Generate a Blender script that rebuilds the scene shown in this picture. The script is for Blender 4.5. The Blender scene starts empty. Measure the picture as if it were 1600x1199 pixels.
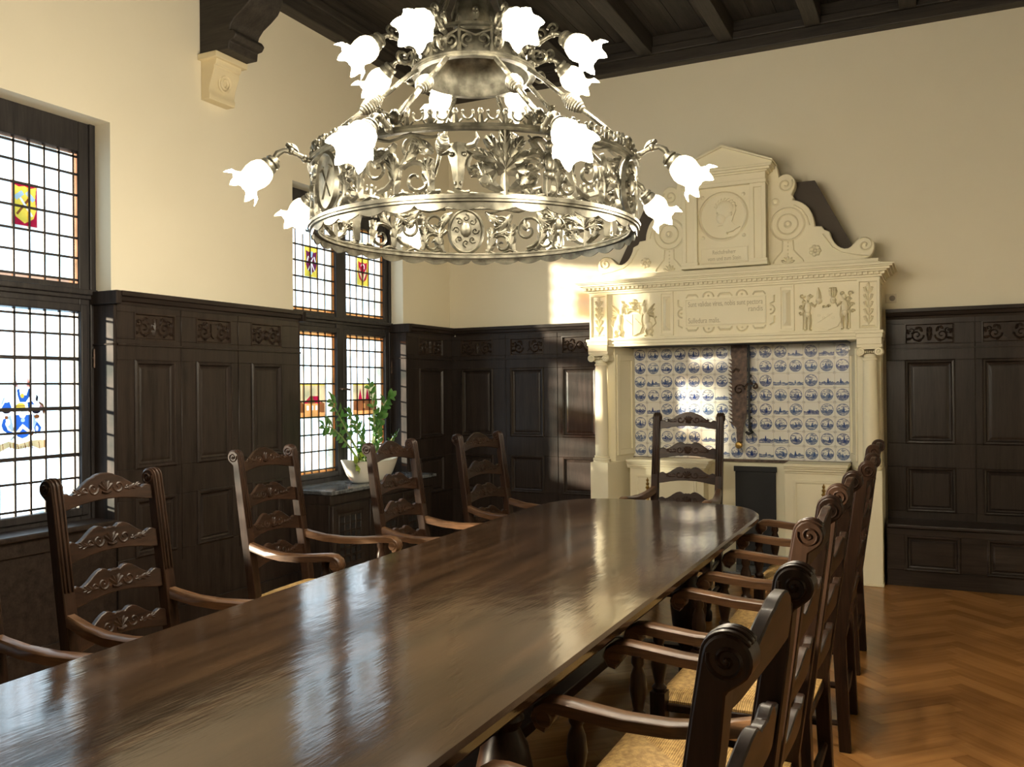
import bpy, bmesh, math, random
from math import sin, cos, pi, radians, sqrt, atan2
from mathutils import Vector, Matrix, Euler

random.seed(7)
SC = bpy.context.scene
COL = SC.collection

# ------------------------------------------------------------------ camera
cam_d = bpy.data.cameras.new('camera')
cam = bpy.data.objects.new('camera', cam_d)
COL.objects.link(cam)
cam_d.sensor_width = 36.0
cam_d.lens = 36.0 * 1361.45 / 1600.0
cam_d.clip_start = 0.05
right = Vector((0.8999, 0.4361, -0.0093))
up = Vector((0.0104, -0.0002, 0.9999))
back = Vector((0.4360, -0.8999, -0.0047))
cam.matrix_world = Matrix(((right.x, up.x, back.x, 0.0),
                           (right.y, up.y, back.y, 0.0),
                           (right.z, up.z, back.z, 1.52),
                           (0, 0, 0, 1)))
SC.camera = cam

# ------------------------------------------------------------------ view
SC.view_settings.view_transform = 'Standard'
SC.view_settings.look = 'None'
SC.view_settings.gamma = 1.0
SC.view_settings.use_curve_mapping = False
SC.view_settings.exposure = 0.08

# ------------------------------------------------------------------ daylight
SKY = 4.6
SUN = 32.0
LAMP = 23.5
wd = bpy.data.worlds.new('sky')
SC.world = wd
wd.use_nodes = True
wb = wd.node_tree.nodes['Background']
wb.inputs[0].default_value = (0.66, 0.84, 1.0, 1)
wb.inputs[1].default_value = SKY
sun_d = bpy.data.lights.new('sun', 'SUN')
sun_d.energy = SUN
sun_d.angle = radians(2.6)
sun_d.color = (1.0, 0.80, 0.58)
sun = bpy.data.objects.new('sun', sun_d)
COL.objects.link(sun)
sun.location = (-6, -9, 4)
sun.rotation_euler = Vector((1.30, 1.0, -0.213)).to_track_quat('-Z', 'Y').to_euler()


# ------------------------------------------------------------------ materials
class NT:
    def __init__(self, name, rough=0.5, base=(0.5, 0.5, 0.5), metal=0.0, spec=0.5):
        self.m = bpy.data.materials.new(name)
        self.m.use_nodes = True
        self.t = self.m.node_tree
        self.b = self.t.nodes['Principled BSDF']
        self.out = self.t.nodes['Material Output']
        self.b.inputs['Base Color'].default_value = (*base, 1)
        self.b.inputs['Roughness'].default_value = rough
        self.b.inputs['Metallic'].default_value = metal
        self.b.inputs['Specular IOR Level'].default_value = spec

    def n(self, typ, **kw):
        nd = self.t.nodes.new(typ)
        for k, v in kw.items():
            if k in nd.inputs:
                self.set(nd.inputs[k], v)
            else:
                setattr(nd, k, v)
        return nd

    def set(self, sock, v):
        if hasattr(v, 'is_output'):
            self.t.links.new(v, sock)
        else:
            sock.default_value = v

    def mt(self, op, a, b=None, c=None):
        nd = self.t.nodes.new('ShaderNodeMath')
        nd.operation = op
        for i, v in enumerate((a, b, c)):
            if v is not None:
                self.set(nd.inputs[i], v)
        return nd.outputs[0]

    def coord(self, which='Object'):
        return self.n('ShaderNodeTexCoord').outputs[which]

    def mapping(self, vec, scale=(1, 1, 1), loc=(0, 0, 0)):
        nd = self.n('ShaderNodeMapping')
        self.set(nd.inputs['Vector'], vec)
        nd.inputs['Scale'].default_value = scale
        self.set(nd.inputs['Location'], loc)
        return nd.outputs[0]

    def noise(self, vec, scale=5.0, detail=3.0, rough=0.5):
        nd = self.n('ShaderNodeTexNoise', Scale=scale, Detail=detail, Roughness=rough)
        self.set(nd.inputs['Vector'], vec)
        return nd.outputs[0]

    def ramp(self, fac, stops):
        nd = self.n('ShaderNodeValToRGB')
        el = nd.color_ramp.elements
        while len(el) < len(stops):
            el.new(0.5)
        for e, (p, c) in zip(el, stops):
            e.position = p
            e.color = (*c, 1)
        self.set(nd.inputs[0], fac)
        return nd.outputs[0]

    def mix(self, fac, a, b):
        nd = self.n('ShaderNodeMix', data_type='RGBA')
        self.set(nd.inputs[0], fac)
        for i, v in ((6, a), (7, b)):
            self.set(nd.inputs[i], v if hasattr(v, 'is_output') else (*v, 1))
        return nd.outputs[2]

    def bump(self, h, strength=0.2, dist=0.01):
        nd = self.n('ShaderNodeBump', Strength=strength, Distance=dist)
        self.set(nd.inputs['Height'], h)
        self.t.links.new(nd.outputs[0], self.b.inputs['Normal'])

    def color(self, c):
        self.set(self.b.inputs['Base Color'], c)


def wood(name, dark, light, rough, axis=2, scale=1.0, bump=0.08, coat=0.0, spec=0.30):
    k = NT(name, rough, spec=spec)
    s = [22 * scale] * 3
    s[axis] = 1.6 * scale
    v = k.mapping(k.coord(), s)
    g = k.noise(v, 1.0, 5, 0.6)
    g2 = k.noise(k.mapping(k.coord(), [x * 4 for x in s]), 1.0, 2)
    f = k.mt('ADD', k.mt('MULTIPLY', g, 0.75), k.mt('MULTIPLY', g2, 0.25))
    k.color(k.ramp(f, [(0.32, dark), (0.68, light)]))
    k.bump(f, bump, 0.004)
    if coat:
        k.b.inputs['Coat Weight'].default_value = coat
        k.b.inputs['Coat Roughness'].default_value = 0.12
    return k.m


def stone(name, c1, c2, rough=0.75, bump=0.12):
    k = NT(name, rough)
    a = k.noise(k.coord(), 3.0, 4)
    b = k.noise(k.coord(), 60.0, 3)
    k.color(k.mix(a, c1, c2))
    k.bump(b, bump, 0.004)
    return k.m


M = {}
M['oak'] = wood('dark_oak', (0.011, 0.0080, 0.0066), (0.036, 0.0255, 0.0205), 0.36)
M['oak_h'] = wood('dark_oak_horizontal', (0.011, 0.0080, 0.0066), (0.036, 0.0255, 0.0205), 0.36, 0)
M['jamb'] = wood('jamb_oak', (0.011, 0.0080, 0.0066), (0.034, 0.0245, 0.0200), 0.62, spec=0.15)
M['carve'] = wood('carved_oak', (0.014, 0.009, 0.007), (0.040, 0.026, 0.018), 0.38)
M['chair'] = wood('chair_oak', (0.009, 0.0045, 0.0026), (0.037, 0.0175, 0.0095), 0.36, 2, 1.3, spec=0.22)
M['arm'] = wood('lamplit_arm_oak', (0.034, 0.0165, 0.0085), (0.130, 0.066, 0.031), 0.30, 1, 1.3, spec=0.36)  # armrest oak made paler, golden lamp highlights put into the colour
M['slat'] = wood('slat_oak', (0.009, 0.0045, 0.0026), (0.037, 0.0175, 0.0095), 0.34, 0, 1.3, spec=0.26)
M['frame'] = wood('window_oak', (0.014, 0.013, 0.014), (0.040, 0.035, 0.033), 0.42)
M['ceiling'] = wood('ceiling_oak', (0.022, 0.019, 0.016), (0.062, 0.052, 0.042), 0.55, 1)
M['beam'] = wood('beam_oak', (0.018, 0.015, 0.013), (0.048, 0.040, 0.032), 0.55, 0)
M['cream'] = stone('cream_stone', (0.72, 0.66, 0.47), (0.79, 0.73, 0.54))
M['cream_dark'] = stone('engraved_stone', (0.40, 0.35, 0.22), (0.46, 0.40, 0.26))
M['corbel'] = stone('corbel_stone', (0.68, 0.58, 0.36), (0.76, 0.66, 0.44))
M['plaster'] = stone('plaster', (0.75, 0.69, 0.53), (0.79, 0.73, 0.57), 0.9, 0.05)
M['hood'] = stone('hood_brown', (0.050, 0.040, 0.030), (0.075, 0.060, 0.045), 0.8)
M['dull_black'] = stone('matte_black', (0.010, 0.010, 0.011), (0.018, 0.018, 0.019), 0.7)  # plain black shared by the iron parts and the dark sheets
M['white'] = NT('glazed_white', 0.25, (0.80, 0.77, 0.68)).m
M['soil'] = stone('potting_soil', (0.02, 0.012, 0.007), (0.06, 0.04, 0.025), 0.95, 0.8)
M['plastic'] = NT('switch_plastic', 0.4, (0.62, 0.56, 0.42)).m
M['plastic_dark'] = NT('switch_grey', 0.4, (0.22, 0.19, 0.15)).m
M['lead'] = NT('lead_came', 0.5, (0.045, 0.040, 0.040), 0.6).m
M['brass'] = NT('old_brass', 0.35, (0.42, 0.27, 0.08), 1.0).m
M['cable'] = NT('white_cable', 0.5, (0.75, 0.72, 0.65)).m

k = NT('chandelier_pewter', 0.42, (0.2, 0.2, 0.2), 0.85)
k.color(k.ramp(k.noise(k.coord(), 24, 3), [(0.35, (0.11, 0.104, 0.080)), (0.7, (0.30, 0.285, 0.225))]))
M['pewter'] = k.m
k = NT('rusty_iron', 0.6, (0.1, 0.1, 0.1), 0.5)
k.color(k.ramp(k.noise(k.coord(), 30, 4), [(0.35, (0.045, 0.030, 0.024)), (0.7, (0.15, 0.10, 0.075))]))
M['iron'] = k.m

k = NT('grey_marble', 0.12)
v = k.noise(k.coord(), 6, 6, 0.65)
k.color(k.ramp(v, [(0.40, (0.05, 0.055, 0.06)), (0.50, (0.16, 0.17, 0.18)), (0.62, (0.07, 0.075, 0.08))]))
M['marble'] = k.m

# table top: long grain, soft ripples in the polish
k = NT('polished_table', 0.115, spec=0.60)
v = k.noise(k.mapping(k.coord(), (16, 1.2, 16)), 1.0, 5, 0.6)
k.color(k.ramp(v, [(0.3, (0.014, 0.0075, 0.004)), (0.7, (0.048, 0.026, 0.013))]))
r1 = k.noise(k.mapping(k.coord(), (7, 3.5, 7)), 1.0, 2)
r2 = k.noise(k.mapping(k.coord(), (95, 13, 95)), 1.0, 3)
k.bump(k.mt('ADD', r1, k.mt('MULTIPLY', r2, 0.15)), 0.14, 0.012)
k.b.inputs['Coat Weight'].default_value = 0.0
k.b.inputs['Coat Roughness'].default_value = 0.2
M['table'] = k.m

# parquet: one island per stave, grain along the stave (uv)
k = NT('oak_parquet', 0.24)
rnd = k.n('ShaderNodeNewGeometry').outputs['Random Per Island']
uv = k.coord('UV')
off = k.n('ShaderNodeCombineXYZ', X=k.mt('MULTIPLY', rnd, 37.0), Y=k.mt('MULTIPLY', rnd, 11.0)).outputs[0]
g = k.noise(k.mapping(uv, (2.2, 30, 1), off), 1.0, 5, 0.6)
f = k.mt('ADD', k.mt('MULTIPLY', g, 0.6), k.mt('MULTIPLY', rnd, 0.4))
k.color(k.ramp(f, [(0.2, (0.225, 0.095, 0.024)), (0.8, (0.430, 0.205, 0.062))]))
k.bump(g, 0.06, 0.003)
M['parquet'] = k.m

# delft tiles: one island per tile, a different scene from each random value
k = NT('delft_tiles', 0.14)
rnd = k.n('ShaderNodeNewGeometry').outputs['Random Per Island']
sp = k.n('ShaderNodeSeparateXYZ')
k.set(sp.inputs[0], k.coord('UV'))
U, V = sp.outputs[0], sp.outputs[1]
du, dv = k.mt('SUBTRACT', U, 0.5), k.mt('SUBTRACT', V, 0.5)
R = k.mt('SQRT', k.mt('ADD', k.mt('MULTIPLY', du, du), k.mt('MULTIPLY', dv, dv)))
has = k.mt('GREATER_THAN', rnd, 0.11)
circ = k.mt('LESS_THAN', R, 0.40)
inside = k.mt('MAXIMUM', circ, k.mt('SUBTRACT', 1.0, has))
ring = k.mt('MULTIPLY', has, k.mt('LESS_THAN', k.mt('ABSOLUTE', k.mt('SUBTRACT', R, 0.400)), 0.022))
r10 = k.mt('MULTIPLY', rnd, 91.0)


def tn(su, sv, extra=0.0, det=3):
    c = k.n('ShaderNodeCombineXYZ', X=k.mt('MULTIPLY', U, su), Y=k.mt('MULTIPLY', V, sv), Z=k.mt('ADD', r10, extra))
    return k.noise(c.outputs[0], 1.0, det)


def between(x, lo, hi):
    return k.mt('MULTIPLY', k.mt('GREATER_THAN', x, lo), k.mt('LESS_THAN', x, hi))


hill = k.mt('ADD', k.mt('ADD', 0.10, k.mt('MULTIPLY', has, 0.06)), k.mt('MULTIPLY', tn(3.6, 0.0), 0.58))
land = k.mt('MULTIPLY', between(V, 0.30, 2.0), k.mt('LESS_THAN', V, hill))
waterline = k.mt('MULTIPLY', k.mt('LESS_THAN', V, 0.30), k.mt('GREATER_THAN', tn(2.5, 17.0, 7.0), 0.42))
tx = k.mt('ADD', 0.33, k.mt('MULTIPLY', k.mt('FRACT', k.mt('MULTIPLY', rnd, 13.7)), 0.34))
th = k.mt('ADD', 0.50, k.mt('MULTIPLY', k.mt('FRACT', k.mt('MULTIPLY', rnd, 29.3)), 0.22))
tw = k.mt('ADD', 0.015, k.mt('MULTIPLY', k.mt('SUBTRACT', th, V), 0.22))
tower = k.mt('MULTIPLY', k.mt('LESS_THAN', k.mt('ABSOLUTE', k.mt('SUBTRACT', U, tx)), tw), between(V, 0.28, th))
trees = k.mt('MULTIPLY', k.mt('GREATER_THAN', tn(8, 8, 3.0), 0.53), between(V, 0.30, 0.62))
clouds = k.mt('MULTIPLY', k.mt('GREATER_THAN', tn(4, 11, 5.0), 0.50), k.mt('GREATER_THAN', V, 0.66))
ink = k.mt('MULTIPLY', k.mt('MULTIPLY', inside, k.mt('MAXIMUM', has, between(V, 0.16, 0.70))), k.mt('MAXIMUM', k.mt('MULTIPLY', land, 0.85), k.mt('MAXIMUM', k.mt('MULTIPLY', waterline, 0.8),
           k.mt('MAXIMUM', tower, k.mt('MULTIPLY', has, k.mt('MAXIMUM', k.mt('MULTIPLY', trees, 0.8), k.mt('MULTIPLY', clouds, 0.65)))))))
corner = k.mt('MULTIPLY', k.mt('GREATER_THAN', k.mt('MINIMUM', k.mt('ABSOLUTE', du), k.mt('ABSOLUTE', dv)), 0.41), k.mt('GREATER_THAN', tn(30, 30, 9.0), 0.50))
ink = k.mt('MAXIMUM', ink, k.mt('MAXIMUM', k.mt('MULTIPLY', ring, 0.75), k.mt('MULTIPLY', corner, 0.55)))
ink = k.mt('MULTIPLY', ink, k.mt('ADD', 0.60, k.mt('MULTIPLY', tn(12, 12, 1.0), 0.80)))
blue = k.mix(k.mt('FRACT', k.mt('MULTIPLY', rnd, 7.9)), (0.012, 0.035, 0.17), (0.05, 0.10, 0.24))
k.color(k.mix(ink, k.mix(tn(1.0, 1.0, 2.0), (0.70, 0.68, 0.60), (0.80, 0.79, 0.73)), blue))
M['tiles'] = k.m

k = NT('rush_weave', 0.6)
sp = k.n('ShaderNodeSeparateXYZ')
k.set(sp.inputs[0], k.coord())
sel = k.mt('GREATER_THAN', k.mt('ABSOLUTE', sp.outputs[0]), k.mt('ABSOLUTE', sp.outputs[1]))
across = k.mt('ADD', k.mt('MULTIPLY', sel, sp.outputs[1]), k.mt('MULTIPLY', k.mt('SUBTRACT', 1.0, sel), sp.outputs[0]))
wv = k.mt('SINE', k.mt('MULTIPLY', across, 900.0))
nn = k.noise(k.coord(), 60, 3)
k.color(k.ramp(k.mt('ADD', k.mt('MULTIPLY', wv, 0.18), nn), [(0.25, (0.30, 0.165, 0.048)), (0.75, (0.74, 0.49, 0.18))]))
k.bump(k.mt('ADD', wv, nn), 0.5, 0.003)
M['rush'] = k.m


def glass_mat(name, col, transp, rough=0.35):
    m = bpy.data.materials.new(name)
    m.use_nodes = True
    t = m.node_tree
    t.nodes.remove(t.nodes['Principled BSDF'])
    tr = t.nodes.new('ShaderNodeBsdfTransparent')
    tr.inputs[0].default_value = (*col, 1)
    tl = t.nodes.new('ShaderNodeBsdfTranslucent')
    tl.inputs[0].default_value = (*col, 1)
    gl = t.nodes.new('ShaderNodeBsdfGlossy')
    gl.inputs['Roughness'].default_value = 0.1
    mx = t.nodes.new('ShaderNodeMixShader')
    mx.inputs[0].default_value = transp
    t.links.new(tl.outputs[0], mx.inputs[1])
    t.links.new(tr.outputs[0], mx.inputs[2])
    m2 = t.nodes.new('ShaderNodeMixShader')
    m2.inputs[0].default_value = 0.04
    t.links.new(mx.outputs[0], m2.inputs[1])
    t.links.new(gl.outputs[0], m2.inputs[2])
    t.links.new(m2.outputs[0], t.nodes['Material Output'].inputs[0])
    return m


M['glass'] = glass_mat('cathedral_glass', (0.93, 0.97, 1.0), 0.90)
t = M['glass'].node_tree
tc = t.nodes.new('ShaderNodeTexCoord')
nz = t.nodes.new('ShaderNodeTexNoise')
nz.inputs['Scale'].default_value = 5.0
nz.inputs['Detail'].default_value = 4.0
t.links.new(tc.outputs['Object'], nz.inputs['Vector'])
cr = t.nodes.new('ShaderNodeValToRGB')
cr.color_ramp.elements[0].position = 0.38
cr.color_ramp.elements[0].color = (0.42, 0.53, 0.56, 1)
cr.color_ramp.elements[1].position = 0.66
cr.color_ramp.elements[1].color = (0.97, 0.98, 1.0, 1)
t.links.new(nz.outputs[0], cr.inputs[0])
for nd in t.nodes:
    if nd.type in ('BSDF_TRANSPARENT', 'BSDF_TRANSLUCENT'):
        t.links.new(cr.outputs[0], nd.inputs[0])
for nm, c in dict(amber=(0.80, 0.33, 0.10), peach=(0.80, 0.45, 0.30), red=(0.42, 0.010, 0.040), yellow=(0.80, 0.55, 0.07), blue=(0.025, 0.11, 0.46),
                  pale=(0.80, 0.74, 0.68), sepia=(0.23, 0.075, 0.025), black=(0.020, 0.014, 0.022), sand=(0.70, 0.50, 0.26),
                  steel=(0.38, 0.48, 0.55), plum=(0.13, 0.014, 0.055), pink=(0.66, 0.30, 0.28)).items():
    M['g_' + nm] = glass_mat('stained_' + nm, [q * 0.42 for q in c], 0.85)

m = bpy.data.materials.new('lit_frosted_glass')
m.use_nodes = True
t = m.node_tree
b = t.nodes['Principled BSDF']
b.inputs['Base Color'].default_value = (0.95, 0.92, 0.82, 1)
b.inputs['Roughness'].default_value = 0.4
b.inputs['Emission Color'].default_value = (1.0, 0.86, 0.58, 1)
b.inputs['Emission Strength'].default_value = 2.6
M['shade'] = m
m = bpy.data.materials.new('lit_bulb')
m.use_nodes = True
b = m.node_tree.nodes['Principled BSDF']
b.inputs['Emission Color'].default_value = (1.0, 0.88, 0.66, 1)
b.inputs['Emission Strength'].default_value = 30.0
M['bulb'] = m

k = NT('zz_leaf', 0.28)
k.color(k.mix(k.noise(k.coord(), 9, 2), (0.026, 0.115, 0.022), (0.11, 0.28, 0.06)))
k.b.inputs['Subsurface Weight'].default_value = 0.0
M['leaf'] = k.m
M['leafy'] = NT('young_leaf', 0.35, (0.30, 0.42, 0.06)).m
M['stalk'] = NT('plant_stalk', 0.4, (0.28, 0.36, 0.14)).m


# ------------------------------------------------------------------ mesh builder
class B:
    def __init__(self, fn=None):
        self.v, self.f, self.uv, self.fn = [], [], {}, fn

    def add(self, vs, fs, uvs=None):
        o = len(self.v)
        fn = self.fn
        self.v += [tuple(fn(*p)) if fn else tuple(p) for p in vs]
        for i, f in enumerate(fs):
            if uvs:
                self.uv[len(self.f)] = uvs[i]
            self.f.append([o + j for j in f])
        return self

    def box(self, x0, x1, y0, y1, z0, z1):
        v = [(x, y, z) for z in (z0, z1) for y in (y0, y1) for x in (x0, x1)]
        return self.add(v, [(0, 2, 3, 1), (4, 5, 7, 6), (0, 1, 5, 4), (1, 3, 7, 5), (3, 2, 6, 7), (2, 0, 4, 6)])

    def prism(self, poly, axis, a, b):
        def p(u, w, t):
            return (t, u, w) if axis == 'x' else (u, t, w) if axis == 'y' else (u, w, t)
        n = len(poly)
        area = sum(poly[i][0] * poly[(i + 1) % n][1] - poly[(i + 1) % n][0] * poly[i][1] for i in range(n))
        if area < 0:
            poly = list(poly)[::-1]
        v = [p(*q, a) for q in poly] + [p(*q, b) for q in poly]
        flip = (axis == 'y')
        f = [list(range(n))[::-1], list(range(n, 2 * n))]
        f += [(i, (i + 1) % n, n + (i + 1) % n, n + i) for i in range(n)]
        if flip:
            f = [list(q)[::-1] for q in f]
        return self.add(v, f)

    def lathe(self, prof, mat=None, n=16, wob=None, caps=True):
        mat = mat or Matrix()
        v, f = [], []
        for i, (r, z) in enumerate(prof):
            for j in range(n):
                a = 2 * pi * j / n
                rr = r * (wob(i, a) if wob else 1)
                v.append(mat @ Vector((rr * cos(a), rr * sin(a), z)))
        for i in range(len(prof) - 1):
            for j in range(n):
                f.append((i * n + j, i * n + (j + 1) % n, (i + 1) * n + (j + 1) % n, (i + 1) * n + j))
        if caps and prof[0][0] > 1e-4 and not wob:
            f.append(list(range(n))[::-1])
        if caps and prof[-1][0] > 1e-4 and not wob:
            f.append(list(range((len(prof) - 1) * n, len(prof) * n)))
        return self.add(v, f)

    def tube(self, pts, r, n=6, closed=False, sx=1.0):
        pts = [Vector(p) for p in pts]
        m = len(pts)
        rr = r if isinstance(r, (list, tuple)) else [r] * m
        v, f = [], []
        ref = Vector((0, 0, 1))
        for i, p in enumerate(pts):
            a = pts[(i - 1) % m] if closed else pts[max(i - 1, 0)]
            c = pts[(i + 1) % m] if closed else pts[min(i + 1, m - 1)]
            d = (c - a)
            d = d.normalized() if d.length > 1e-9 else Vector((1, 0, 0))
            s = d.cross(ref)
            if s.length < 0.05:
                s = d.cross(Vector((0, 1, 0)))
            s.normalize()
            u = s.cross(d)
            for j in range(n):
                t = 2 * pi * j / n
                v.append(p + s * (cos(t) * rr[i] * sx) + u * (sin(t) * rr[i]))
        for i in range(m if closed else m - 1):
            k2 = (i + 1) % m
            for j in range(n):
                f.append((i * n + j, i * n + (j + 1) % n, k2 * n + (j + 1) % n, k2 * n + j))
        if not closed:
            f.append(list(range(n))[::-1])
            f.append(list(range((m - 1) * n, m * n)))
        return self.add(v, f)

    def ribbon(self, pts, w, th=0.006, closed=False):
        """raised diamond-section strap along 2-D points (u, v); third coordinate is relief"""
        m = len(pts)
        ww = w if isinstance(w, (list, tuple)) else [w] * m
        v, f = [], []
        for i, (x, y) in enumerate(pts):
            a = pts[(i - 1) % m] if closed else pts[max(i - 1, 0)]
            c = pts[(i + 1) % m] if closed else pts[min(i + 1, m - 1)]
            dx, dy = c[0] - a[0], c[1] - a[1]
            L = sqrt(dx * dx + dy * dy) or 1
            nx, ny = -dy / L * ww[i], dx / L * ww[i]
            v += [(x + nx, y + ny, 0), (x, y, th), (x - nx, y - ny, 0), (x, y, -th)]
        for i in range(m if closed else m - 1):
            k2 = (i + 1) % m
            for j in range(4):
                f.append((i * 4 + j, k2 * 4 + j, k2 * 4 + (j + 1) % 4, i * 4 + (j + 1) % 4))
        if not closed:
            f += [(0, 1, 2, 3), tuple((m - 1) * 4 + j for j in (3, 2, 1, 0))]
        return self.add(v, f)

    def blob(self, c, r, n=8, rings=5):
        v, f = [], []
        for i in range(rings + 1):
            p = pi * i / rings
            for j in range(n):
                a = 2 * pi * j / n
                v.append((c[0] + r[0] * sin(p) * cos(a), c[1] + r[1] * sin(p) * sin(a), c[2] + r[2] * cos(p)))
        for i in range(rings):
            for j in range(n):
                f.append((i * n + j, (i + 1) * n + j, (i + 1) * n + (j + 1) % n, i * n + (j + 1) % n))
        return self.add(v, f)

    def build(self, name, mat, parent=None, smooth=40, bevel=0, origin=None, world=False, seg=2):
        me = bpy.data.meshes.new(name)
        v = self.v
        if world and parent is not None:
            o = Vector()
            p = parent
            while p is not None:
                o = o + p.location
                p = p.parent
            v = [(a[0] - o.x, a[1] - o.y, a[2] - o.z) for a in v]
        if origin is not None:
            v = [(a[0] - origin[0], a[1] - origin[1], a[2] - origin[2]) for a in v]
        me.from_pydata(v, [], self.f)
        if self.uv:
            ul = me.uv_layers.new(name='UVMap')
            for p in me.polygons:
                q = self.uv.get(p.index)
                if q:
                    for li, c in zip(p.loop_indices, q):
                        ul.data[li].uv = c
        bm = bmesh.new()
        bm.from_mesh(me)
        bmesh.ops.recalc_face_normals(bm, faces=bm.faces)
        bm.to_mesh(me)
        bm.free()
        if smooth:
            me.shade_smooth()
            me.set_sharp_from_angle(angle=radians(smooth))
        me.materials.append(mat)
        o = bpy.data.objects.new(name, me)
        COL.objects.link(o)
        o.parent = parent
        if origin is not None:
            o.location = origin
        if bevel:
            md = o.modifiers.new('bevel', 'BEVEL')
            md.width = bevel
            md.segments = seg
            md.limit_method = 'ANGLE'
            md.angle_limit = radians(40)
        return o


def tag(o, label=None, cat=None, group=None, kind=None):
    for kk, vv in (('label', label), ('category', cat), ('group', group), ('kind', kind)):
        if vv:
            o[kk] = vv
    return o


def empty(name, loc=(0, 0, 0), rz=0.0, parent=None):
    o = bpy.data.objects.new(name, None)
    o.empty_display_size = 0.1
    COL.objects.link(o)
    o.location = loc
    o.rotation_euler = (0, 0, rz)
    o.parent = parent
    return o


def copy_tree(o, parent=None):
    c = o.copy()
    COL.objects.link(c)
    c.parent = parent
    for ch in list(o.children):
        copy_tree(ch, c)
    return c


def spiral(cx, cy, r0, a0, turns, n=18, r1=0.12):
    """points from the outer end inwards; turns may be negative"""
    return [(cx + (r0 * (1 - (1 - r1) * i / (n - 1))) * cos(a0 + turns * 2 * pi * i / (n - 1)),
             cy + (r0 * (1 - (1 - r1) * i / (n - 1))) * sin(a0 + turns * 2 * pi * i / (n - 1))) for i in range(n)]


def taper(n, w0, w1):
    return [w0 + (w1 - w0) * i / (n - 1) for i in range(n)]


def leaf2(b, x, y, ang, ln, w, th=0.006, curl=0.6, lobes=3):
    """acanthus-like leaf in the (u, v) plane: curved midrib with side lobes"""
    n = 8
    pts, a, px, py = [], ang, x, y
    for i in range(n):
        pts.append((px, py))
        px += cos(a) * ln / (n - 1)
        py += sin(a) * ln / (n - 1)
        a += curl / (n - 1)
    b.ribbon(pts, [w * (0.35 + 1.3 * sin(pi * min(0.95, (i + 0.6) / n))) * 0.6 for i in range(n)], th)
    for q in range(1, lobes + 1):
        i = min(n - 2, 1 + q * (n - 2) // (lobes + 1))
        bx, by = pts[i]
        da = atan2(pts[i + 1][1] - by, pts[i + 1][0] - bx)
        for s in (-1, 1):
            l2 = ln * 0.36 * (1 - 0.2 * q / lobes)
            p2 = [(bx + cos(da + s * (0.85 - 0.12 * t)) * l2 * t / 3, by + sin(da + s * (0.85 - 0.12 * t)) * l2 * t / 3) for t in range(4)]
            b.ribbon(p2, [w * 0.35, w * 0.55, w * 0.42, w * 0.08], th * 0.9)


def text_mesh(name, body, mat, parent, x, y, z, h, width=None, align='LEFT', extrude=0.002):
    """upright lettering facing -y, world coordinates of its baseline start (or end)"""
    cu = bpy.data.curves.new(name, 'FONT')
    cu.body = body
    cu.size = h
    cu.extrude = extrude
    cu.resolution_u = 3
    tmp = bpy.data.objects.new(name, cu)
    COL.objects.link(tmp)
    dg = bpy.context.evaluated_depsgraph_get()
    me = bpy.data.meshes.new_from_object(tmp.evaluated_get(dg))
    bpy.data.objects.remove(tmp)
    xs = [v.co.x for v in me.vertices]
    x0, w = min(xs), max(xs) - min(xs)
    sx = width / w if width else 0.62
    o = Vector(parent.location)
    for v in me.vertices:
        px = (v.co.x - x0) * sx
        if align == 'RIGHT':
            px -= w * sx
        if align == 'CENTER':
            px -= w * sx / 2
        v.co = Vector((x + px, y - v.co.z, z + v.co.y)) - o
    me.materials.clear()
    me.materials.append(mat)
    ob = bpy.data.objects.new(name, me)
    COL.objects.link(ob)
    ob.parent = parent
    return ob

# ------------------------------------------------------------------ room shell
XL, XR, YB, YF, ZC = -4.34, 2.3, 7.55, -2.6, 4.60


def clip_rect(poly, x0, x1, y0, y1):
    for ax, lim, sg in ((0, x0, 1), (0, x1, -1), (1, y0, 1), (1, y1, -1)):
        out = []
        for i in range(len(poly)):
            a, c = poly[i], poly[(i + 1) % len(poly)]
            da, dc = (a[ax] - lim) * sg, (c[ax] - lim) * sg
            if da >= 0:
                out.append(a)
            if (da >= 0) != (dc >= 0):
                t_ = da / (da - dc)
                out.append(tuple(a[i_] + (c[i_] - a[i_]) * t_ for i_ in range(len(a))))
        poly = out
        if len(poly) < 3:
            return None
    return poly


def make_floor():
    b = B()
    b.box(XL, XR, YF, YB, -0.12, -0.002)
    w, n, gap = 0.095, 5, 0.0012
    ca = cos(radians(45))
    for i in range(-60, 90):
        for j in range(-14, 15):
            ox, oy = i + j * n, i - j * n
            for (x0, x1, y0, y1, vert) in ((0, n, 0, 1, 0), (n, n + 1, 1 - n, 1, 1)):
                q = [(ox + x0 + gap / w, oy + y0 + gap / w), (ox + x1 - gap / w, oy + y0 + gap / w),
                     (ox + x1 - gap / w, oy + y1 - gap / w), (ox + x0 + gap / w, oy + y1 - gap / w)]
                uvq = [(0, 0), (n * w, 0), (n * w, w), (0, w)] if not vert else [(0, 0), (0, w), (n * w, w), (n * w, 0)]
                pl = [((px - py) * ca * w - 0.9, (px + py) * ca * w + 1.0, uq[0], uq[1]) for (px, py), uq in zip(q, uvq)]
                if max(p[0] for p in pl) < XL or min(p[0] for p in pl) > XR or max(p[1] for p in pl) < YF or min(p[1] for p in pl) > YB:
                    continue
                pl = clip_rect(pl, XL, XR, YF, YB)
                if pl:
                    b.add([(p[0], p[1], 0.0) for p in pl], [list(range(len(pl)))], [[(p[2], p[3]) for p in pl]])
    o = b.build('floor', M['parquet'], smooth=0)
    tag(o, 'honey-brown oak herringbone parquet floor', 'floor', kind='structure')


make_floor()


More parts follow.
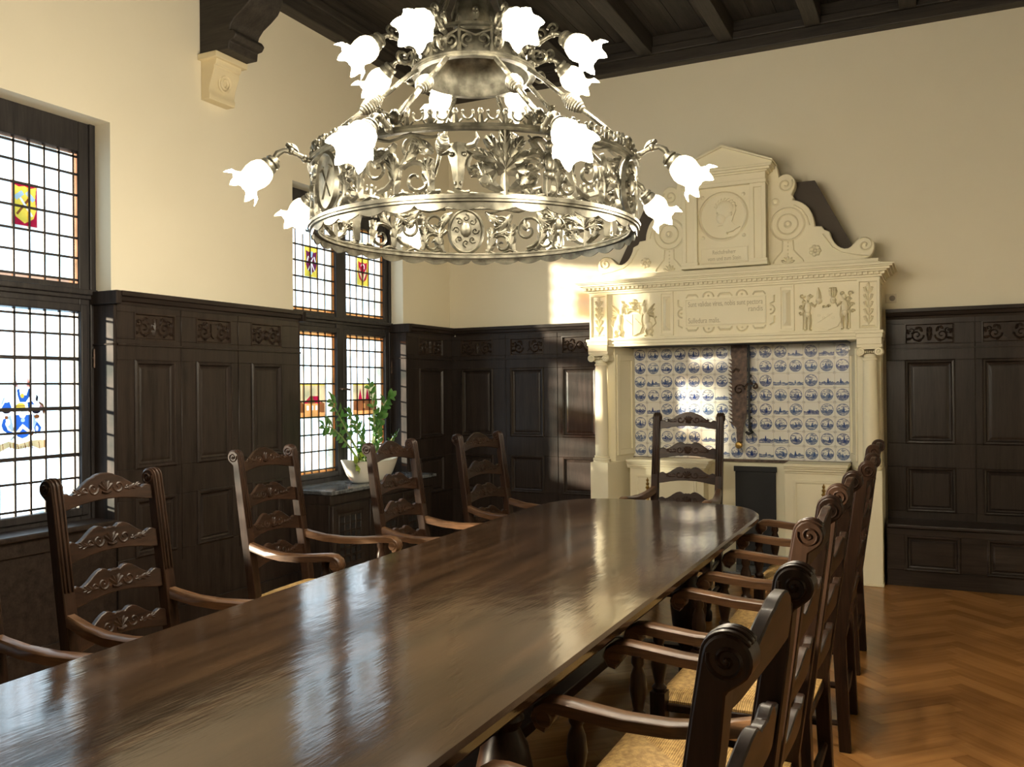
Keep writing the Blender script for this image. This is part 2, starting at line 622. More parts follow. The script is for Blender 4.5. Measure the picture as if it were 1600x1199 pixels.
def wall_with_holes(b, axis, c0, c1, u0, u1, z0, z1, holes):
    us = sorted({u0, u1, *[h[0] for h in holes], *[h[1] for h in holes]})
    for a, c in zip(us[:-1], us[1:]):
        hs = sorted([(h[2], h[3]) for h in holes if h[0] <= a and h[1] >= c])
        z = z0
        for (h0, h1) in hs + [(z1, z1)]:
            if h0 > z:
                b.box(*((c0, c1, a, c) if axis == 'x' else (a, c, c0, c1)), z, h0)
            z = h1


WIN = [(-0.72, 'window_3'), (2.82, 'window_1'), (5.945, 'window_2')]
b = B()
wall_with_holes(b, 'x', XL - 0.235, XL, YF - 0.3, YB + 0.4, -0.12, ZC + 0.3, [(yc - 0.755, yc + 0.755, 0.74, 3.10) for yc, _ in WIN])
tag(b.build('wall_left', M['plaster'], smooth=0), 'cream plaster window wall above dark oak wainscot', 'wall', kind='structure')
b = B()
b.box(XL, XR, YB, YB + 0.4, -0.12, ZC + 0.3)
tag(b.build('wall_back', M['plaster'], smooth=0), 'cream plaster wall behind the fireplace', 'wall', kind='structure')
b = B()
b.box(XR, XR + 0.3, YF - 0.3, YB + 0.4, -0.12, ZC + 0.3)
tag(b.build('wall_right', M['plaster'], smooth=0), 'cream plaster wall right of the camera', 'wall', kind='structure')
b = B()
b.box(XL, XR, YF - 0.3, YF, -0.12, ZC + 0.3)
tag(b.build('wall_front', M['plaster'], smooth=0), 'cream plaster wall behind the camera', 'wall', kind='structure')

# ceiling: boards, joists, wall plates and the bracketed cross beam
b = B()
y = XL
while y < XR - 0.01:
    b.box(y + 0.004, min(y + 0.20, XR), YF, YB, ZC, ZC + 0.06)
    y += 0.20
b.box(XL, XR, YF, YB, ZC + 0.06, ZC + 0.12)
ceil = b.build('ceiling', M['ceiling'], smooth=0)
tag(ceil, 'dark timber board ceiling', 'ceiling', kind='structure')
for i in range(-3, 5):
    xc = -0.855 + 0.70 * i
    b = B()
    b.box(xc - 0.062, xc + 0.062, YF, YB - 0.12, ZC - 0.17, ZC)
    o = b.build('beam', M['ceiling'], smooth=0, bevel=0.008, origin=(xc, YB - 1, ZC))
    tag(o, 'dark ceiling joist running towards the fireplace wall', 'ceiling beam', 'ceiling joists', 'structure')
b = B()
b.box(XL, XR, YB - 0.12, YB, 4.338, ZC)
b.box(XL, XR, YB - 0.15, YB, 4.43, 4.50)
tag(b.build('trim_1', M['beam'], smooth=0, bevel=0.008), 'dark timber wall plate under the ceiling above the fireplace', 'cornice beam', kind='structure')
b = B()
b.box(XL, XL + 0.12, YF, YB - 0.15, 4.325, ZC)
b.box(XL, XL + 0.15, YF, YB - 0.15, 4.43, 4.50)
tag(b.build('trim_2', M['ceiling'], smooth=0, bevel=0.008), 'dark timber wall plate under the ceiling above the windows', 'cornice beam', kind='structure')
b = B()
b.box(XL + 0.16, XR, 4.27, 4.58, 4.16, ZC - 0.172)
tag(b.build('beam', M['beam'], smooth=0, bevel=0.015), 'heavy dark cross beam above the table carried by the curved bracket', 'ceiling beam', kind='structure')

# bracket on its stone corbel
t_ = empty('beam_bracket', (XL, 4.42, 3.74))
tag(t_, 'curved dark timber bracket on pale stone corbel high between the two windows', 'bracket')
b = B()
prof = [(0, 0), (0.20, 0), (0.205, 0.05), (0.235, 0.055), (0.252, 0.085), (0.235, 0.115), (0.205, 0.12), (0.215, 0.155), (0.245, 0.195), (0.30, 0.235),
        (0.345, 0.275), (0.375, 0.33), (0.385, 0.42), (0, 0.42)]
b.prism([(XL + 0.001 + p[0] * 1.25, 3.735 + p[1]) for p in prof], 'y', 4.275, 4.545)
b.build('timber_bracket', M['beam'], t_, bevel=0.006, world=True)
b = B()
prof = [(0, 0), (0.075, 0), (0.080, 0.035), (0.072, 0.05), (0.080, 0.10), (0.105, 0.16), (0.118, 0.19), (0.118, 0.215), (0.132, 0.22), (0.138, 0.255), (0.155, 0.265), (0.160, 0.295), (0, 0.295)]
b.prism([(XL + 0.001 + p[0], 3.44 + p[1]) for p in prof], 'y', 4.285, 4.515)
b.box(XL + 0.001, XL + 0.165, 4.255, 4.545, 3.695, 3.734)
cb = b.build('stone_corbel', M['corbel'], t_, bevel=0.004, world=True)
b = B(lambda u, v, w: (XL + 0.094 + 0.16 * (v - 3.535) + w, u, v))
for r_ in (0.028, 0.05):
    b.ribbon([(4.40 + r_ * cos(a * pi / 12), 3.565 + r_ * sin(a * pi / 12)) for a in range(24)], 0.008, 0.008, True)
cv = b.build('rosette', M['corbel'], cb)
cv.location = -(t_.location + cb.location)
cv.matrix_parent_inverse = Matrix()

# ------------------------------------------------------------------ windows
GX = -4.505


def poly_glass(name, mat, parent, poly, x):
    b = B()
    b.prism(poly, 'x', x - 0.0008, x + 0.0008)
    return b.build(name, mat, parent, smooth=0, world=True)


def circle(cx, cy, rx, ry=None, n=16, a0=0.0, a1=2 * pi):
    ry = ry or rx
    full = abs(a1 - a0 - 2 * pi) < 1e-6
    return [(cx + rx * cos(a0 + (a1 - a0) * i / (n if full else n - 1)), cy + ry * sin(a0 + (a1 - a0) * i / (n if full else n - 1))) for i in range(n)]


def bar(x0, y0, x1, y1, w):
    L = sqrt((x1 - x0) ** 2 + (y1 - y0) ** 2)
    nx, ny = -(y1 - y0) / L * w / 2, (x1 - x0) / L * w / 2
    return [(x0 + nx, y0 + ny), (x1 + nx, y1 + ny), (x1 - nx, y1 - ny), (x0 - nx, y0 - ny)]


def shield(cx, cy, w, h):
    return [(cx - w, cy + h), (cx - w * 0.5, cy + h * 0.88), (cx, cy + h * 0.96), (cx + w * 0.5, cy + h * 0.88), (cx + w, cy + h), (cx + w * 0.9, cy + h * 0.3), (cx + w, cy - h * 0.2),
            (cx + w * 0.75, cy - h * 0.7), (cx, cy - h), (cx - w * 0.75, cy - h * 0.7), (cx - w, cy - h * 0.2), (cx - w * 0.9, cy + h * 0.3)]


def inside(poly, y, z):
    r_ = False
    for i in range(len(poly)):
        (ya, za), (yb, zb) = poly[i], poly[i - 1]
        if (za > z) != (zb > z) and y < (yb - ya) * (z - za) / (zb - za) + ya:
            r_ = not r_
    return r_


def stained(parent, name, y0, y1, z0, z1, bg, parts, label, step=0.0021):
    """one picture let into the leading, cut into coloured pieces that do not overlap"""
    if bg:
        parts = [('ground_glass', bg, [(y0, z0), (y1, z0), (y1, z1), (y0, z1)])] + parts
    ys = [p[0] for q in parts for p in q[2]]
    zs_ = [p[1] for q in parts for p in q[2]]
    ya, za = min(ys), min(zs_)
    ny_, nz_ = int((max(ys) - ya) / step) + 1, int((max(zs_) - za) / step) + 1
    boxes = [(min(p[0] for p in q[2]), max(p[0] for p in q[2]), min(p[1] for p in q[2]), max(p[1] for p in q[2])) for q in parts]
    out = {}
    for j in range(nz_):
        zc = za + (j + 0.5) * step
        live = [i for i in range(len(parts) - 1, -1, -1) if boxes[i][2] <= zc <= boxes[i][3]]
        run, start = None, 0
        for i in range(ny_ + 1):
            yc = ya + (i + 0.5) * step
            hit = None
            if i < ny_:
                for q in live:
                    if boxes[q][0] <= yc <= boxes[q][1] and inside(parts[q][2], yc, zc):
                        hit = (parts[q][0], parts[q][1])
                        break
            if hit != run:
                if run:
                    out.setdefault(run, []).append((ya + start * step, ya + i * step, za + j * step, za + (j + 1) * step))
                run, start = hit, i
    root = None
    for (nm, c) in dict.fromkeys((q[0], q[1]) for q in parts):
        if (nm, c) not in out:
            continue
        b = B()
        for (a0, a1, c0, c1) in out[(nm, c)]:
            b.add([(GX + 0.004, a0, c0), (GX + 0.004, a1, c0), (GX + 0.004, a1, c1), (GX + 0.004, a0, c1)], [(0, 1, 2, 3)])
        o = b.build(nm if root else name, M['g_' + c], root or parent, smooth=0, world=True)
        if root is None:
            root = o
            root['label'] = label
    return root


def make_window(name, yc, label, amber_low, thick_low):
    w = empty(name, (-4.50, yc, 0.74))
    tag(w, label, 'window', kind='structure')
    Ls = [(yc - 0.635, yc - 0.06), (yc + 0.075, yc + 0.65)]
    b = B()
    fx0, fx1 = -4.57, -4.478
    b.box(fx0, fx1, yc - 0.754, Ls[0][0], 0.742, 3.098)
    b.box(fx0, fx1, Ls[1][1], yc + 0.754, 0.742, 3.098)
    b.box(fx0, fx1, Ls[0][0], Ls[1][1], 2.92, 3.098)
    b.box(fx0, fx1, Ls[0][0], Ls[1][1], 1.985, 2.15)
    b.box(fx0, fx1, Ls[0][0], Ls[1][1], 0.742, 0.845)
    b.box(fx0, fx1 + 0.012, Ls[0][1], Ls[1][0], 0.845, 2.92)
    b.box(fx1, fx1 + 0.03, yc - 0.754, yc + 0.754, 2.085, 2.118)
    b.box(fx1, fx1 + 0.018, yc - 0.754, yc + 0.754, 2.060, 2.085)
    b.box(fx1, fx1 + 0.014, yc - 0.754, yc - 0.70, 0.742, 3.098)
    b.box(fx1, fx1 + 0.014, yc + 0.715, yc + 0.754, 0.742, 3.098)
    b.build('window_frame', M['frame'], w, bevel=0.005, world=True)
    for (a, c) in Ls:
        b = B()
        s0, s1 = fx1 - 0.002, fx1 + 0.016
        b.box(s0, s1, a - 0.045, a, 0.80, 2.03)
        b.box(s0, s1, c, c + 0.045, 0.80, 2.03)
        b.box(s0, s1, a, c, 1.985, 2.03)
        b.box(s0, s1, a, c, 0.80, 0.845)
        sh = b.build('casement', M['frame'], w, bevel=0.006, world=True)
        if c > yc + 0.3:
            b = B()
            b.tube([(s1 + 0.012, c + 0.075, 1.77), (s1 + 0.012, c + 0.075, 1.66)], 0.006)
            b.tube([(s1, c + 0.075, 1.715), (s1 + 0.012, c + 0.075, 1.715)], 0.007)
            b.build('hinge', M['iron'], sh, world=True)
        else:
            b = B()
            b.tube([(s1, c + 0.03, 1.52), (s1 + 0.03, c + 0.03, 1.52), (s1 + 0.034, c + 0.045, 1.525), (s1 + 0.034, c + 0.12, 1.515)], 0.009)
            b.build('handle', M['iron'], sh, world=True)
    b = B()
    for (a, c) in Ls:
        for z0, z1 in ((0.845, 1.985), (2.15, 2.92)):
            b.add([(GX, a, z0), (GX, c, z0), (GX, c, z1), (GX, a, z1)], [(0, 1, 2, 3)])
    b.build('leaded_glass', M['glass'], w, smooth=0, world=True)
    b = B()
    r = 0.0060
    zl = [0.868, 1.019, 1.154, 1.295, 1.425, 1.566, 1.711, 1.852]
    zu = [2.172, 2.301, 2.417, 2.542, 2.668, 2.79]
    for (a, c) in Ls:
        for kx in range(1, 7):
            yy = a + 0.006 + 0.0915 * kx
            if yy < c - 0.01:
                for z0, z1 in ((0.845, 1.985), (2.15, 2.92)):
                    b.box(GX - 0.004, GX + 0.008, yy - r, yy + r, z0, z1)
        for i, z in enumerate(zl + zu):
            hw = r * (1.7 if thick_low and z in (1.154, 1.425, 1.711) else 1.0)
            b.box(GX - 0.005, GX + 0.009, a, c, z - hw, z + hw)
        b.box(GX - 0.004, GX + 0.008, a, c, 1.955 - r, 1.955 + r)
        b.box(GX - 0.004, GX + 0.008, a, c, 2.893 - r, 2.893 + r)
    b.build('lead_came', M['lead'], w, smooth=0, world=True)
    b = B()
    for (a, c) in Ls:
        for (z0, z1, on) in ((0.845, 1.985, amber_low), (2.15, 2.92, True)):
            if on:
                x0 = GX + 0.003
                def strip(ya, yb, za, zb):
                    b.add([(x0, ya, za), (x0, yb, za), (x0, yb, zb), (x0, ya, zb)], [(0, 1, 2, 3)])
                tw_ = 0.026 if amber_low else 0.014
                strip(a, c, z0, z0 + 0.022)
                strip(a, c, z1 - tw_, z1)
                strip(c - 0.018, c, z0 + 0.022, z1 - tw_)
                strip(a, a + 0.010, z0 + 0.022, z1 - tw_)
    b.build('amber_border', M['g_amber' if amber_low else 'g_peach'], w, smooth=0, world=True)
    return w


W3 = make_window('window_3', WIN[0][0], 'leaded window out of frame behind the camera', True, False)
W1 = make_window('window_1', WIN[1][0], 'leaded casement window at the left edge with red and yellow hammer shield', False, True)
W2 = make_window('window_2', WIN[2][0], 'leaded two-light window behind the potted plant with amber glass borders', True, False)

# crossed hammers on a yellow shield, upper right light of the near window
cy, cz = 3.150, 2.56
stained(W1, 'stained_panel', 3.068, 3.232, 2.425, 2.680, 'pale', [
    ('red_ground', 'red', [(3.076, 2.437), (3.224, 2.437), (3.224, 2.668), (3.076, 2.668)]),
    ('yellow_shield', 'yellow', shield(cy, cz - 0.005, 0.070, 0.105)),
    ('hammer_handle', 'sepia', bar(cy - 0.045, cz - 0.065, cy + 0.030, cz + 0.035, 0.013)),
    ('hammer_handle', 'pale', bar(cy + 0.045, cz - 0.065, cy - 0.030, cz + 0.035, 0.013)),
    ('hammer_head', 'steel', bar(cy - 0.055, cz + 0.022, cy - 0.010, cz + 0.060, 0.026)),
    ('hammer_head', 'steel', bar(cy + 0.055, cz + 0.022, cy + 0.012, cz + 0.065, 0.024)),
], 'red and yellow stained glass shield with crossed hammers')
# blue coat of arms with helm, mantling and scroll
A_ = lambda *pts: [(3.132 + (x / 5.99 - 35.5) * 0.00372, 1.406 - (540 + y / 5.99 - 644) * 0.0036) for x, y in pts]
E_ = lambda x, y, rx, ry=None: A_(*circle(x, y, rx, ry or rx, 14))
g = [('scroll', 'sand', A_((-60, 890), (0, 900), (80, 876), (170, 905), (300, 878), (432, 880), (436, 948), (370, 962), (300, 930), (170, 955), (80, 930), (0, 965), (-60, 955))),
     ('mantling', 'steel', A_((100, 640), (60, 660), (90, 700), (70, 740), (110, 790), (130, 780))), ('mantling', 'steel', A_((310, 640), (360, 650), (330, 690), (350, 720), (310, 780))),
     ('mantling', 'blue', A_((18, 570), (45, 525), (90, 522), (108, 570), (85, 602), (30, 600))), ('mantling', 'black', E_(62, 600, 40, 26)), ('mantling', 'steel', A_((10, 545), (35, 480), (48, 485), (30, 540))),
     ('mantling', 'blue', A_((15, 730), (30, 675), (60, 665), (50, 720), (75, 775), (130, 800), (75, 806), (30, 775))), ('mantling', 'pale', E_(75, 705, 22, 32)), ('mantling', 'sepia', E_(60, 660, 16)),
     ('mantling', 'blue', A_((255, 528), (300, 518), (335, 560), (300, 592), (260, 572))), ('mantling', 'sepia', A_((255, 604), (285, 572), (302, 600), (275, 622))), ('mantling', 'black', E_(340, 606, 42, 28)),
     ('mantling', 'sepia', A_((360, 515), (408, 545), (424, 600), (415, 640), (398, 620), (402, 575), (370, 540))), ('mantling', 'pink', E_(385, 575, 15, 22)), ('mantling', 'black', A_((340, 450), (362, 480), (352, 525), (335, 510))),
     ('mantling', 'pale', E_(310, 560, 22, 16)), ('mantling', 'sepia', E_(345, 660, 26, 20)), ('mantling', 'blue', A_((318, 770), (345, 705), (388, 760), (378, 812), (330, 822))), ('mantling', 'pale', E_(345, 770, 14, 26)), ('mantling', 'sepia', A_((285, 830), (305, 780), (318, 815), (300, 835))),
     ('blue_shield', 'blue', A_((128, 640), (302, 640), (302, 780), (288, 812), (245, 845), (205, 856), (160, 836), (126, 792))),
     ('shield_notch', 'pale', A_((175, 640), (245, 640), (225, 672), (190, 668))), ('shield_star', 'steel', E_(212, 688, 20)),
     ('white_chevron', 'pale', A_((128, 812), (210, 722), (298, 800), (286, 824), (210, 766), (146, 836))), ('sword', 'steel', A_((92, 862), (150, 800), (160, 808), (104, 872))),
     ('helm', 'yellow', E_(192, 566, 46, 36)), ('helm_bars', 'sepia', A_((150, 556), (232, 556), (232, 563), (150, 563))), ('helm_bars', 'sepia', A_((150, 580), (226, 580), (226, 588), (150, 588))), ('helm_collar', 'pale', A_((185, 600), (245, 584), (262, 616), (200, 622))),
     ('blue_crest', 'blue', A_((158, 408), (166, 470), (184, 524), (240, 526), (272, 480), (288, 420), (268, 398), (246, 462), (188, 462), (182, 402))), ('crest_star', 'yellow', E_(208, 466, 18, 22)),
     ('crest_tip', 'pink', A_((134, 386), (146, 318), (172, 386))), ('crest_tip', 'pink', A_((246, 386), (262, 292), (288, 386)))]
for q in range(5):
    g.append(('scroll_letter', 'sepia', A_((168 + 22 * q, 922), (174 + 22 * q, 922), (176 + 22 * q, 944), (170 + 22 * q, 944))))
for q in range(6):
    g.append(('scroll_fold', 'sepia', A_((20 + 68 * q, 890 + 8 * (q % 2)), (26 + 68 * q, 890), (34 + 68 * q, 955), (28 + 68 * q, 955))))
stained(W1, 'stained_coat_of_arms', 0, 0, 0, 0, None, g, 'blue stained glass coat of arms with scroll')
# upper shields of the far window
for (y0, y1, crop) in ((5.520, 5.692, 0), (6.222, 6.392, 1)):
    cy, cz = (y0 + y1) / 2, 2.545
    if not crop:
        g = [('plum_shield', 'plum', shield(cy, cz, 0.068, 0.090)),
             ('pick', 'pale', bar(cy - 0.040, cz - 0.07, cy + 0.020, cz + 0.035, 0.010)),
             ('pick', 'pale', bar(cy + 0.040, cz - 0.07, cy - 0.020, cz + 0.035, 0.010)),
             ('shaft', 'pale', bar(cy, cz - 0.10, cy, cz + 0.0, 0.012)),
             ('pick_blade', 'pale', bar(cy - 0.055, cz - 0.005, cy - 0.035, cz + 0.045, 0.012)),
             ('pick_blade', 'pale', bar(cy + 0.055, cz - 0.005, cy + 0.035, cz + 0.045, 0.012)),
             ('mallet', 'steel', [(cy - 0.022, cz + 0.085), (cy + 0.022, cz + 0.085), (cy + 0.012, cz + 0.04), (cy - 0.012, cz + 0.04)])]
        lb = 'yellow stained glass panel with dark plum shield and crossed picks'
    else:
        g = [('red_shield', 'red', shield(cy, cz, 0.066, 0.090)),
             ('grain_ear', 'sand', [(cy, cz - 0.09), (cy - 0.052, cz - 0.01), (cy - 0.050, cz + 0.035), (cy - 0.015, cz - 0.02)]),
             ('grain_ear', 'sand', [(cy, cz - 0.09), (cy + 0.015, cz - 0.02), (cy + 0.050, cz + 0.035), (cy + 0.052, cz - 0.01)]),
             ('sickle', 'pale', circle(cy, cz + 0.045, 0.030, n=10, a0=-0.6, a1=pi * 0.95) + circle(cy, cz + 0.045, 0.020, n=10, a0=-0.6, a1=pi * 0.95)[::-1]),
             ('stem', 'pale', bar(cy, cz - 0.10, cy, cz + 0.0, 0.009))]
        lb = 'yellow stained glass panel with red shield, sickle and grain'
    stained(W2, 'stained_panel', y0, y1, 2.425, 2.668, 'yellow', g, lb)
# sepia house pictures in the casements
for (y0, y1, kind_) in ((5.425, 5.765, 0), (6.150, 6.500, 1)):
    z0, z1 = 1.300, 1.566
    w_ = y1 - y0
    P = lambda u, v: (y0 + u * w_, z0 + v * (z1 - z0))
    g = [('sky_border', 'yellow', [P(0, 0.95), P(1, 0.95), P(1, 1), P(0, 1)]),
         ('ground', 'amber', [P(0, 0), P(1, 0), P(1, 0.14), P(0, 0.16)]),
         ('trees', 'sepia', [P(0.02, 0.14), P(0.98, 0.12), P(0.98, 0.40), P(0.86, 0.46), P(0.74, 0.36), P(0.20, 0.40), P(0.10, 0.48), P(0.02, 0.42)])]
    if kind_ == 0:
        g += [('house_wall', 'amber', [P(0.25, 0.12), P(0.78, 0.12), P(0.78, 0.42), P(0.25, 0.42)]),
              ('roof', 'red', [P(0.20, 0.40), P(0.84, 0.40), P(0.74, 0.62), P(0.44, 0.62)]),
              ('gable', 'sepia', [P(0.36, 0.40), P(0.64, 0.40), P(0.50, 0.70)])]
        for q in range(3):
            g.append(('house_window', 'pale', [P(0.32 + q * 0.16, 0.20), P(0.40 + q * 0.16, 0.20), P(0.40 + q * 0.16, 0.34), P(0.32 + q * 0.16, 0.34)]))
        lb = 'sepia stained glass picture of a gabled house'
    else:
        g += [('church_wall', 'sepia', [P(0.20, 0.12), P(0.85, 0.12), P(0.85, 0.50), P(0.20, 0.50)]),
              ('spire', 'red', [P(0.22, 0.48), P(0.38, 0.48), P(0.30, 0.86)]),
              ('spire', 'red', [P(0.52, 0.48), P(0.68, 0.48), P(0.60, 0.90)]),
              ('tower_window', 'amber', [P(0.40, 0.20), P(0.50, 0.20), P(0.50, 0.36), P(0.40, 0.36)])]
        lb = 'sepia stained glass picture of a building with two red spires'
    stained(W2, 'stained_picture', y0, y1, z0, z1, 'sand', g, lb)

# ------------------------------------------------------------------ wainscot
def nested(b, x0, x1, z0, z1, prof):
    v, f = [], []
    for (ins, d) in prof:
        v += [(x0 + ins, -d, z0 + ins), (x1 - ins, -d, z0 + ins), (x1 - ins, -d, z1 - ins), (x0 + ins, -d, z1 - ins)]
    for i in range(len(prof) - 1):
        for j in range(4):
            f.append((i * 4 + j, i * 4 + (j + 1) % 4, i * 4 + 4 + (j + 1) % 4, i * 4 + 4 + j))
    n = (len(prof) - 1) * 4
    f.append((n, n + 1, n + 2, n + 3))
    b.add(v, f)


PANEL = [(-0.004, 0.030), (-0.004, 0.050), (0.006, 0.058), (0.018, 0.056), (0.028, 0.040), (0.040, 0.036), (0.052, 0.040), (0.062, 0.041)]
LOW = [(-0.004, 0.030), (-0.004, 0.050), (0.006, 0.058), (0.016, 0.056), (0.024, 0.040), (0.034, 0.036), (0.048, 0.046)]


def carved_relief(b, x0, x1, z0, z1, d, variant):
    cx, cz, h, w = (x0 + x1) / 2, (z0 + z1) / 2, z1 - z0, x1 - x0
    b.fn = lambda u, v, t: (u, -d - t, v)
    for s in (-1, 1):
        b.ribbon(spiral(cx + s * w * 0.27, cz - 0.01, h * 0.36, pi if s > 0 else 0, s * 1.35, 22), taper(22, 0.008, 0.004), 0.012)
        b.ribbon(spiral(cx + s * w * 0.40, cz + h * 0.20, h * 0.17, -pi / 2, -s * 1.1, 12), taper(12, 0.006, 0.003), 0.010)
        for (dx, dz, an, ln) in ((0.15, 0.12, 0.9, 0.30), (0.38, -0.22, -0.5, 0.34), (0.30, 0.26, 2.2, 0.26), (0.17, -0.28, -0.9, 0.28), (0.44, 0.0, 0.9, 0.30)):
            leaf2(b, cx + s * w * dx, cz + h * dz, an if s > 0 else pi - an, h * ln, 0.012, 0.011, s * 0.8, 2)
    if variant % 3 == 1:
        b.prism(shield(cx, cz, w * 0.09, h * 0.36), 'z', 0.0, 0.014)
    elif variant % 3 == 2:
        b.ribbon(circle(cx, cz, h * 0.22, n=12), 0.008, 0.012, True)
        b.fn = None
        b.blob((cx, -d - 0.004, cz), (h * 0.14, 0.012, h * 0.14))
    else:
        leaf2(b, cx, cz - h * 0.4, pi / 2, h * 0.8, 0.022, 0.014, 0.0, 3)
    b.fn = None


def wainscot(name, loc, rz, u0, u1, bays, label, off=(0.047, 0.392), cap=(0, 0), seat=False):
    w = empty(name, loc, rz)
    tag(w, label, 'wainscot')
    b = B()
    b.box(u0, u1, -0.030, -0.001, 0.0 if not seat else 0.42, 2.03)
    zr = [(0.42 if seat else 0.0, 0.525), (0.870, 1.055), (1.705, 1.795), (1.800, 1.830), (1.990, 2.03)]
    for (z0, z1) in zr:
        b.box(u0, u1, -0.045, -0.028, z0, z1)
    b.box(u0, u1, -0.056, -0.028, 1.790, 1.802)
    if not seat:
        b.box(u0, u1, -0.060, -0.028, 0.0, 0.16)
    edges = []
    for (a, c) in bays:
        edges.append((a + off[0], a + off[1]))
    cur = u0
    for (a, c) in edges + [(u1, u1)]:
        for (z0, z1) in ((0.525, 0.870), (1.055, 1.705), (1.830, 1.990)):
            if a - cur > 0.004:
                b.box(cur, a, -0.045, -0.028, z0, z1)
        cur = c
    for (a, c) in bays[1:]:
        b.box(a - 0.006, a, -0.050, -0.028, 0.45, 1.79)
        b.box(a - 0.006, a, -0.050, -0.028, 1.802, 2.03)
    b.build('panel_frame', M['oak'], w, bevel=0.002, seg=1)
    for i, (a, c) in enumerate(edges):
        b = B()
        nested(b, a, c, 1.055, 1.705, PANEL)
        b.build('tall_panel', M['oak'], w, smooth=0)
        b = B()
        nested(b, a, c, 0.525, 0.870, LOW)
        b.build('low_panel', M['oak'], w, smooth=0)
        b = B()
        nested(b, a, c, 1.830, 1.990, [(-0.003, 0.03), (-0.003, 0.048), (0.006, 0.050), (0.012, 0.034)])
        carved_relief(b, a + 0.012, c - 0.012, 1.842, 1.978, 0.034, i)
        b.build('carved_panel', M['carve'], w, smooth=30)
    b = B()
    cu0, cu1 = u0 + cap[0], u1 + cap[1]
    b.prism([(-0.001, 2.028), (-0.050, 2.028), (-0.054, 2.045), (-0.070, 2.052), (-0.078, 2.075), (-0.092, 2.082), (-0.094, 2.108), (-0.001, 2.108)], 'x', cu0, cu1)
    b.build('cap_moulding', M['oak_h'], w, smooth=30)
    return w


wainscot('wainscot', (XL, YB, 0), 0, 0.0, 1.645, [(0.105, 0.64), (0.64, 1.175), (1.175, 1.645)],
         'dark oak wainscot with carved frieze left of the fireplace', cap=(0.095, 0))
wainscot('wainscot', (-0.25, YB, 0), 0, -0.09, 2.54, [(0.0, 0.534), (0.534, 1.068), (1.068, 1.602), (1.602, 2.136)],
         'dark oak wainscot with carved frieze right of the fireplace above the bench', seat=True)
wainscot('wainscot', (XL, 0, 0), pi / 2, 3.575, 5.19, [(3.575, 4.06), (4.06, 4.565), (4.565, 5.19)],
         'dark oak wainscot with carved frieze between the two windows', off=(0.125, 0.435), cap=(0, 0))
wainscot('wainscot', (XL, 0, 0), pi / 2, 6.70, 7.50, [(6.76, 7.50)],
         'narrow dark oak wainscot in the corner beyond the far window', off=(0.13, 0.57), cap=(0, 0.048))
wainscot('wainscot', (XL, 0, 0), pi / 2, 0.040, 2.065, [(0.040, 0.55), (0.55, 1.06), (1.06, 1.56), (1.56, 2.065)],
         'dark oak wainscot left of the near window', off=(0.125, 0.435))

# oak linings of the window niches and parapets
for nm, yc, lb in (('niche_lining', WIN[1][0], 'dark oak jamb lining and parapet board of the near window'), ('niche_lining', WIN[2][0], 'dark oak jamb lining of the far window niche')):
    t_ = empty(nm, (XL, yc, 0))
    tag(t_, lb, 'window lining')
    for s in (-1, 1):
        b = B()
        ye = yc + s * 0.755
        lo, hi = sorted((ye, ye - s * 0.022))
        b.box(-4.476, XL + 0.046, lo, hi, 0.742, 2.03)
        b.box(-4.476, XL + 0.050, *sorted((ye, ye - s * 0.030)), 1.79, 1.802)
        b.box(-4.476, XL + 0.092, *sorted((ye, ye - s * 0.040)), 2.03, 2.108)
        b.build('jamb_lining', M['jamb'], t_, world=True, bevel=0.008)
    if yc < 4:
        b = B()
        b.box(XL + 0.001, XL + 0.030, yc - 0.754, yc + 0.754, 0.0, 0.742)
        b.box(XL + 0.028, XL + 0.045, yc - 0.754, yc + 0.754, 0.0, 0.16)
        b.box(XL + 0.028, XL + 0.045, yc - 0.754, yc + 0.754, 0.66, 0.742)
        b.build('parapet_board', M['oak_h'], t_, world=True, bevel=0.003)
        b = B()
        b.box(-4.476, XL + 0.075, yc - 0.733, yc + 0.733, 0.744, 0.775)
        b.build('sill_board', M['oak_h'], t_, world=True, bevel=0.008)

# built-in bench along the wainscot right of the fireplace
t_ = empty('bench', (0.7, 7.36, 0))
tag(t_, 'dark oak built-in bench under the wainscot right of the fireplace', 'bench')
b = B()
b.box(-0.335, XR - 0.005, 7.165, 7.518, 0.435, 0.465)
b.build('seat_board', M['oak_h'], t_, world=True, bevel=0.008)
b = B()
b.box(-0.335, XR - 0.005, 7.20, 7.51, 0.0, 0.433)
b.box(-0.335, XR - 0.005, 7.185, 7.202, 0.0, 0.12)
b.box(-0.335, XR - 0.005, 7.185, 7.202, 0.385, 0.433)
cur = -0.335
for i in range(5):
    a = -0.21 + 0.545 * i
    b.box(cur, min(a, XR - 0.005), 7.185, 7.202, 0.12, 0.385)
    cur = a + 0.37
    if cur > XR:
        break
b.build('bench_box', M['oak_h'], t_, world=True, bevel=0.002, seg=1)
for i in range(4):
    a = -0.21 + 0.545 * i
    b = B(lambda x, y, z: (x, 7.230 + y, z))
    nested(b, a, a + 0.37, 0.12, 0.385, LOW)
    b.build('bench_panel', M['oak_h'], t_, world=True, smooth=0)

# wall socket beside the mantel
t_ = empty('wall_switch', (-0.300, YB - 0.004, 2.20))
tag(t_, 'small beige switch plate on plaster right of the mantel cornice', 'switch')
b = B()
b.box(-0.040, 0.040, -0.006, 0.004, -0.036, 0.036)
b.build('plate', M['plastic'], t_, bevel=0.002)
b = B()
b.lathe([(0.0, 0), (0.020, 0), (0.022, 0.012), (0.0, 0.014)], Matrix.Translation((0.008, -0.006, 0)) @ Matrix.Rotation(pi / 2, 4, 'X'))
b.build('dial', M['plastic_dark'], t_)

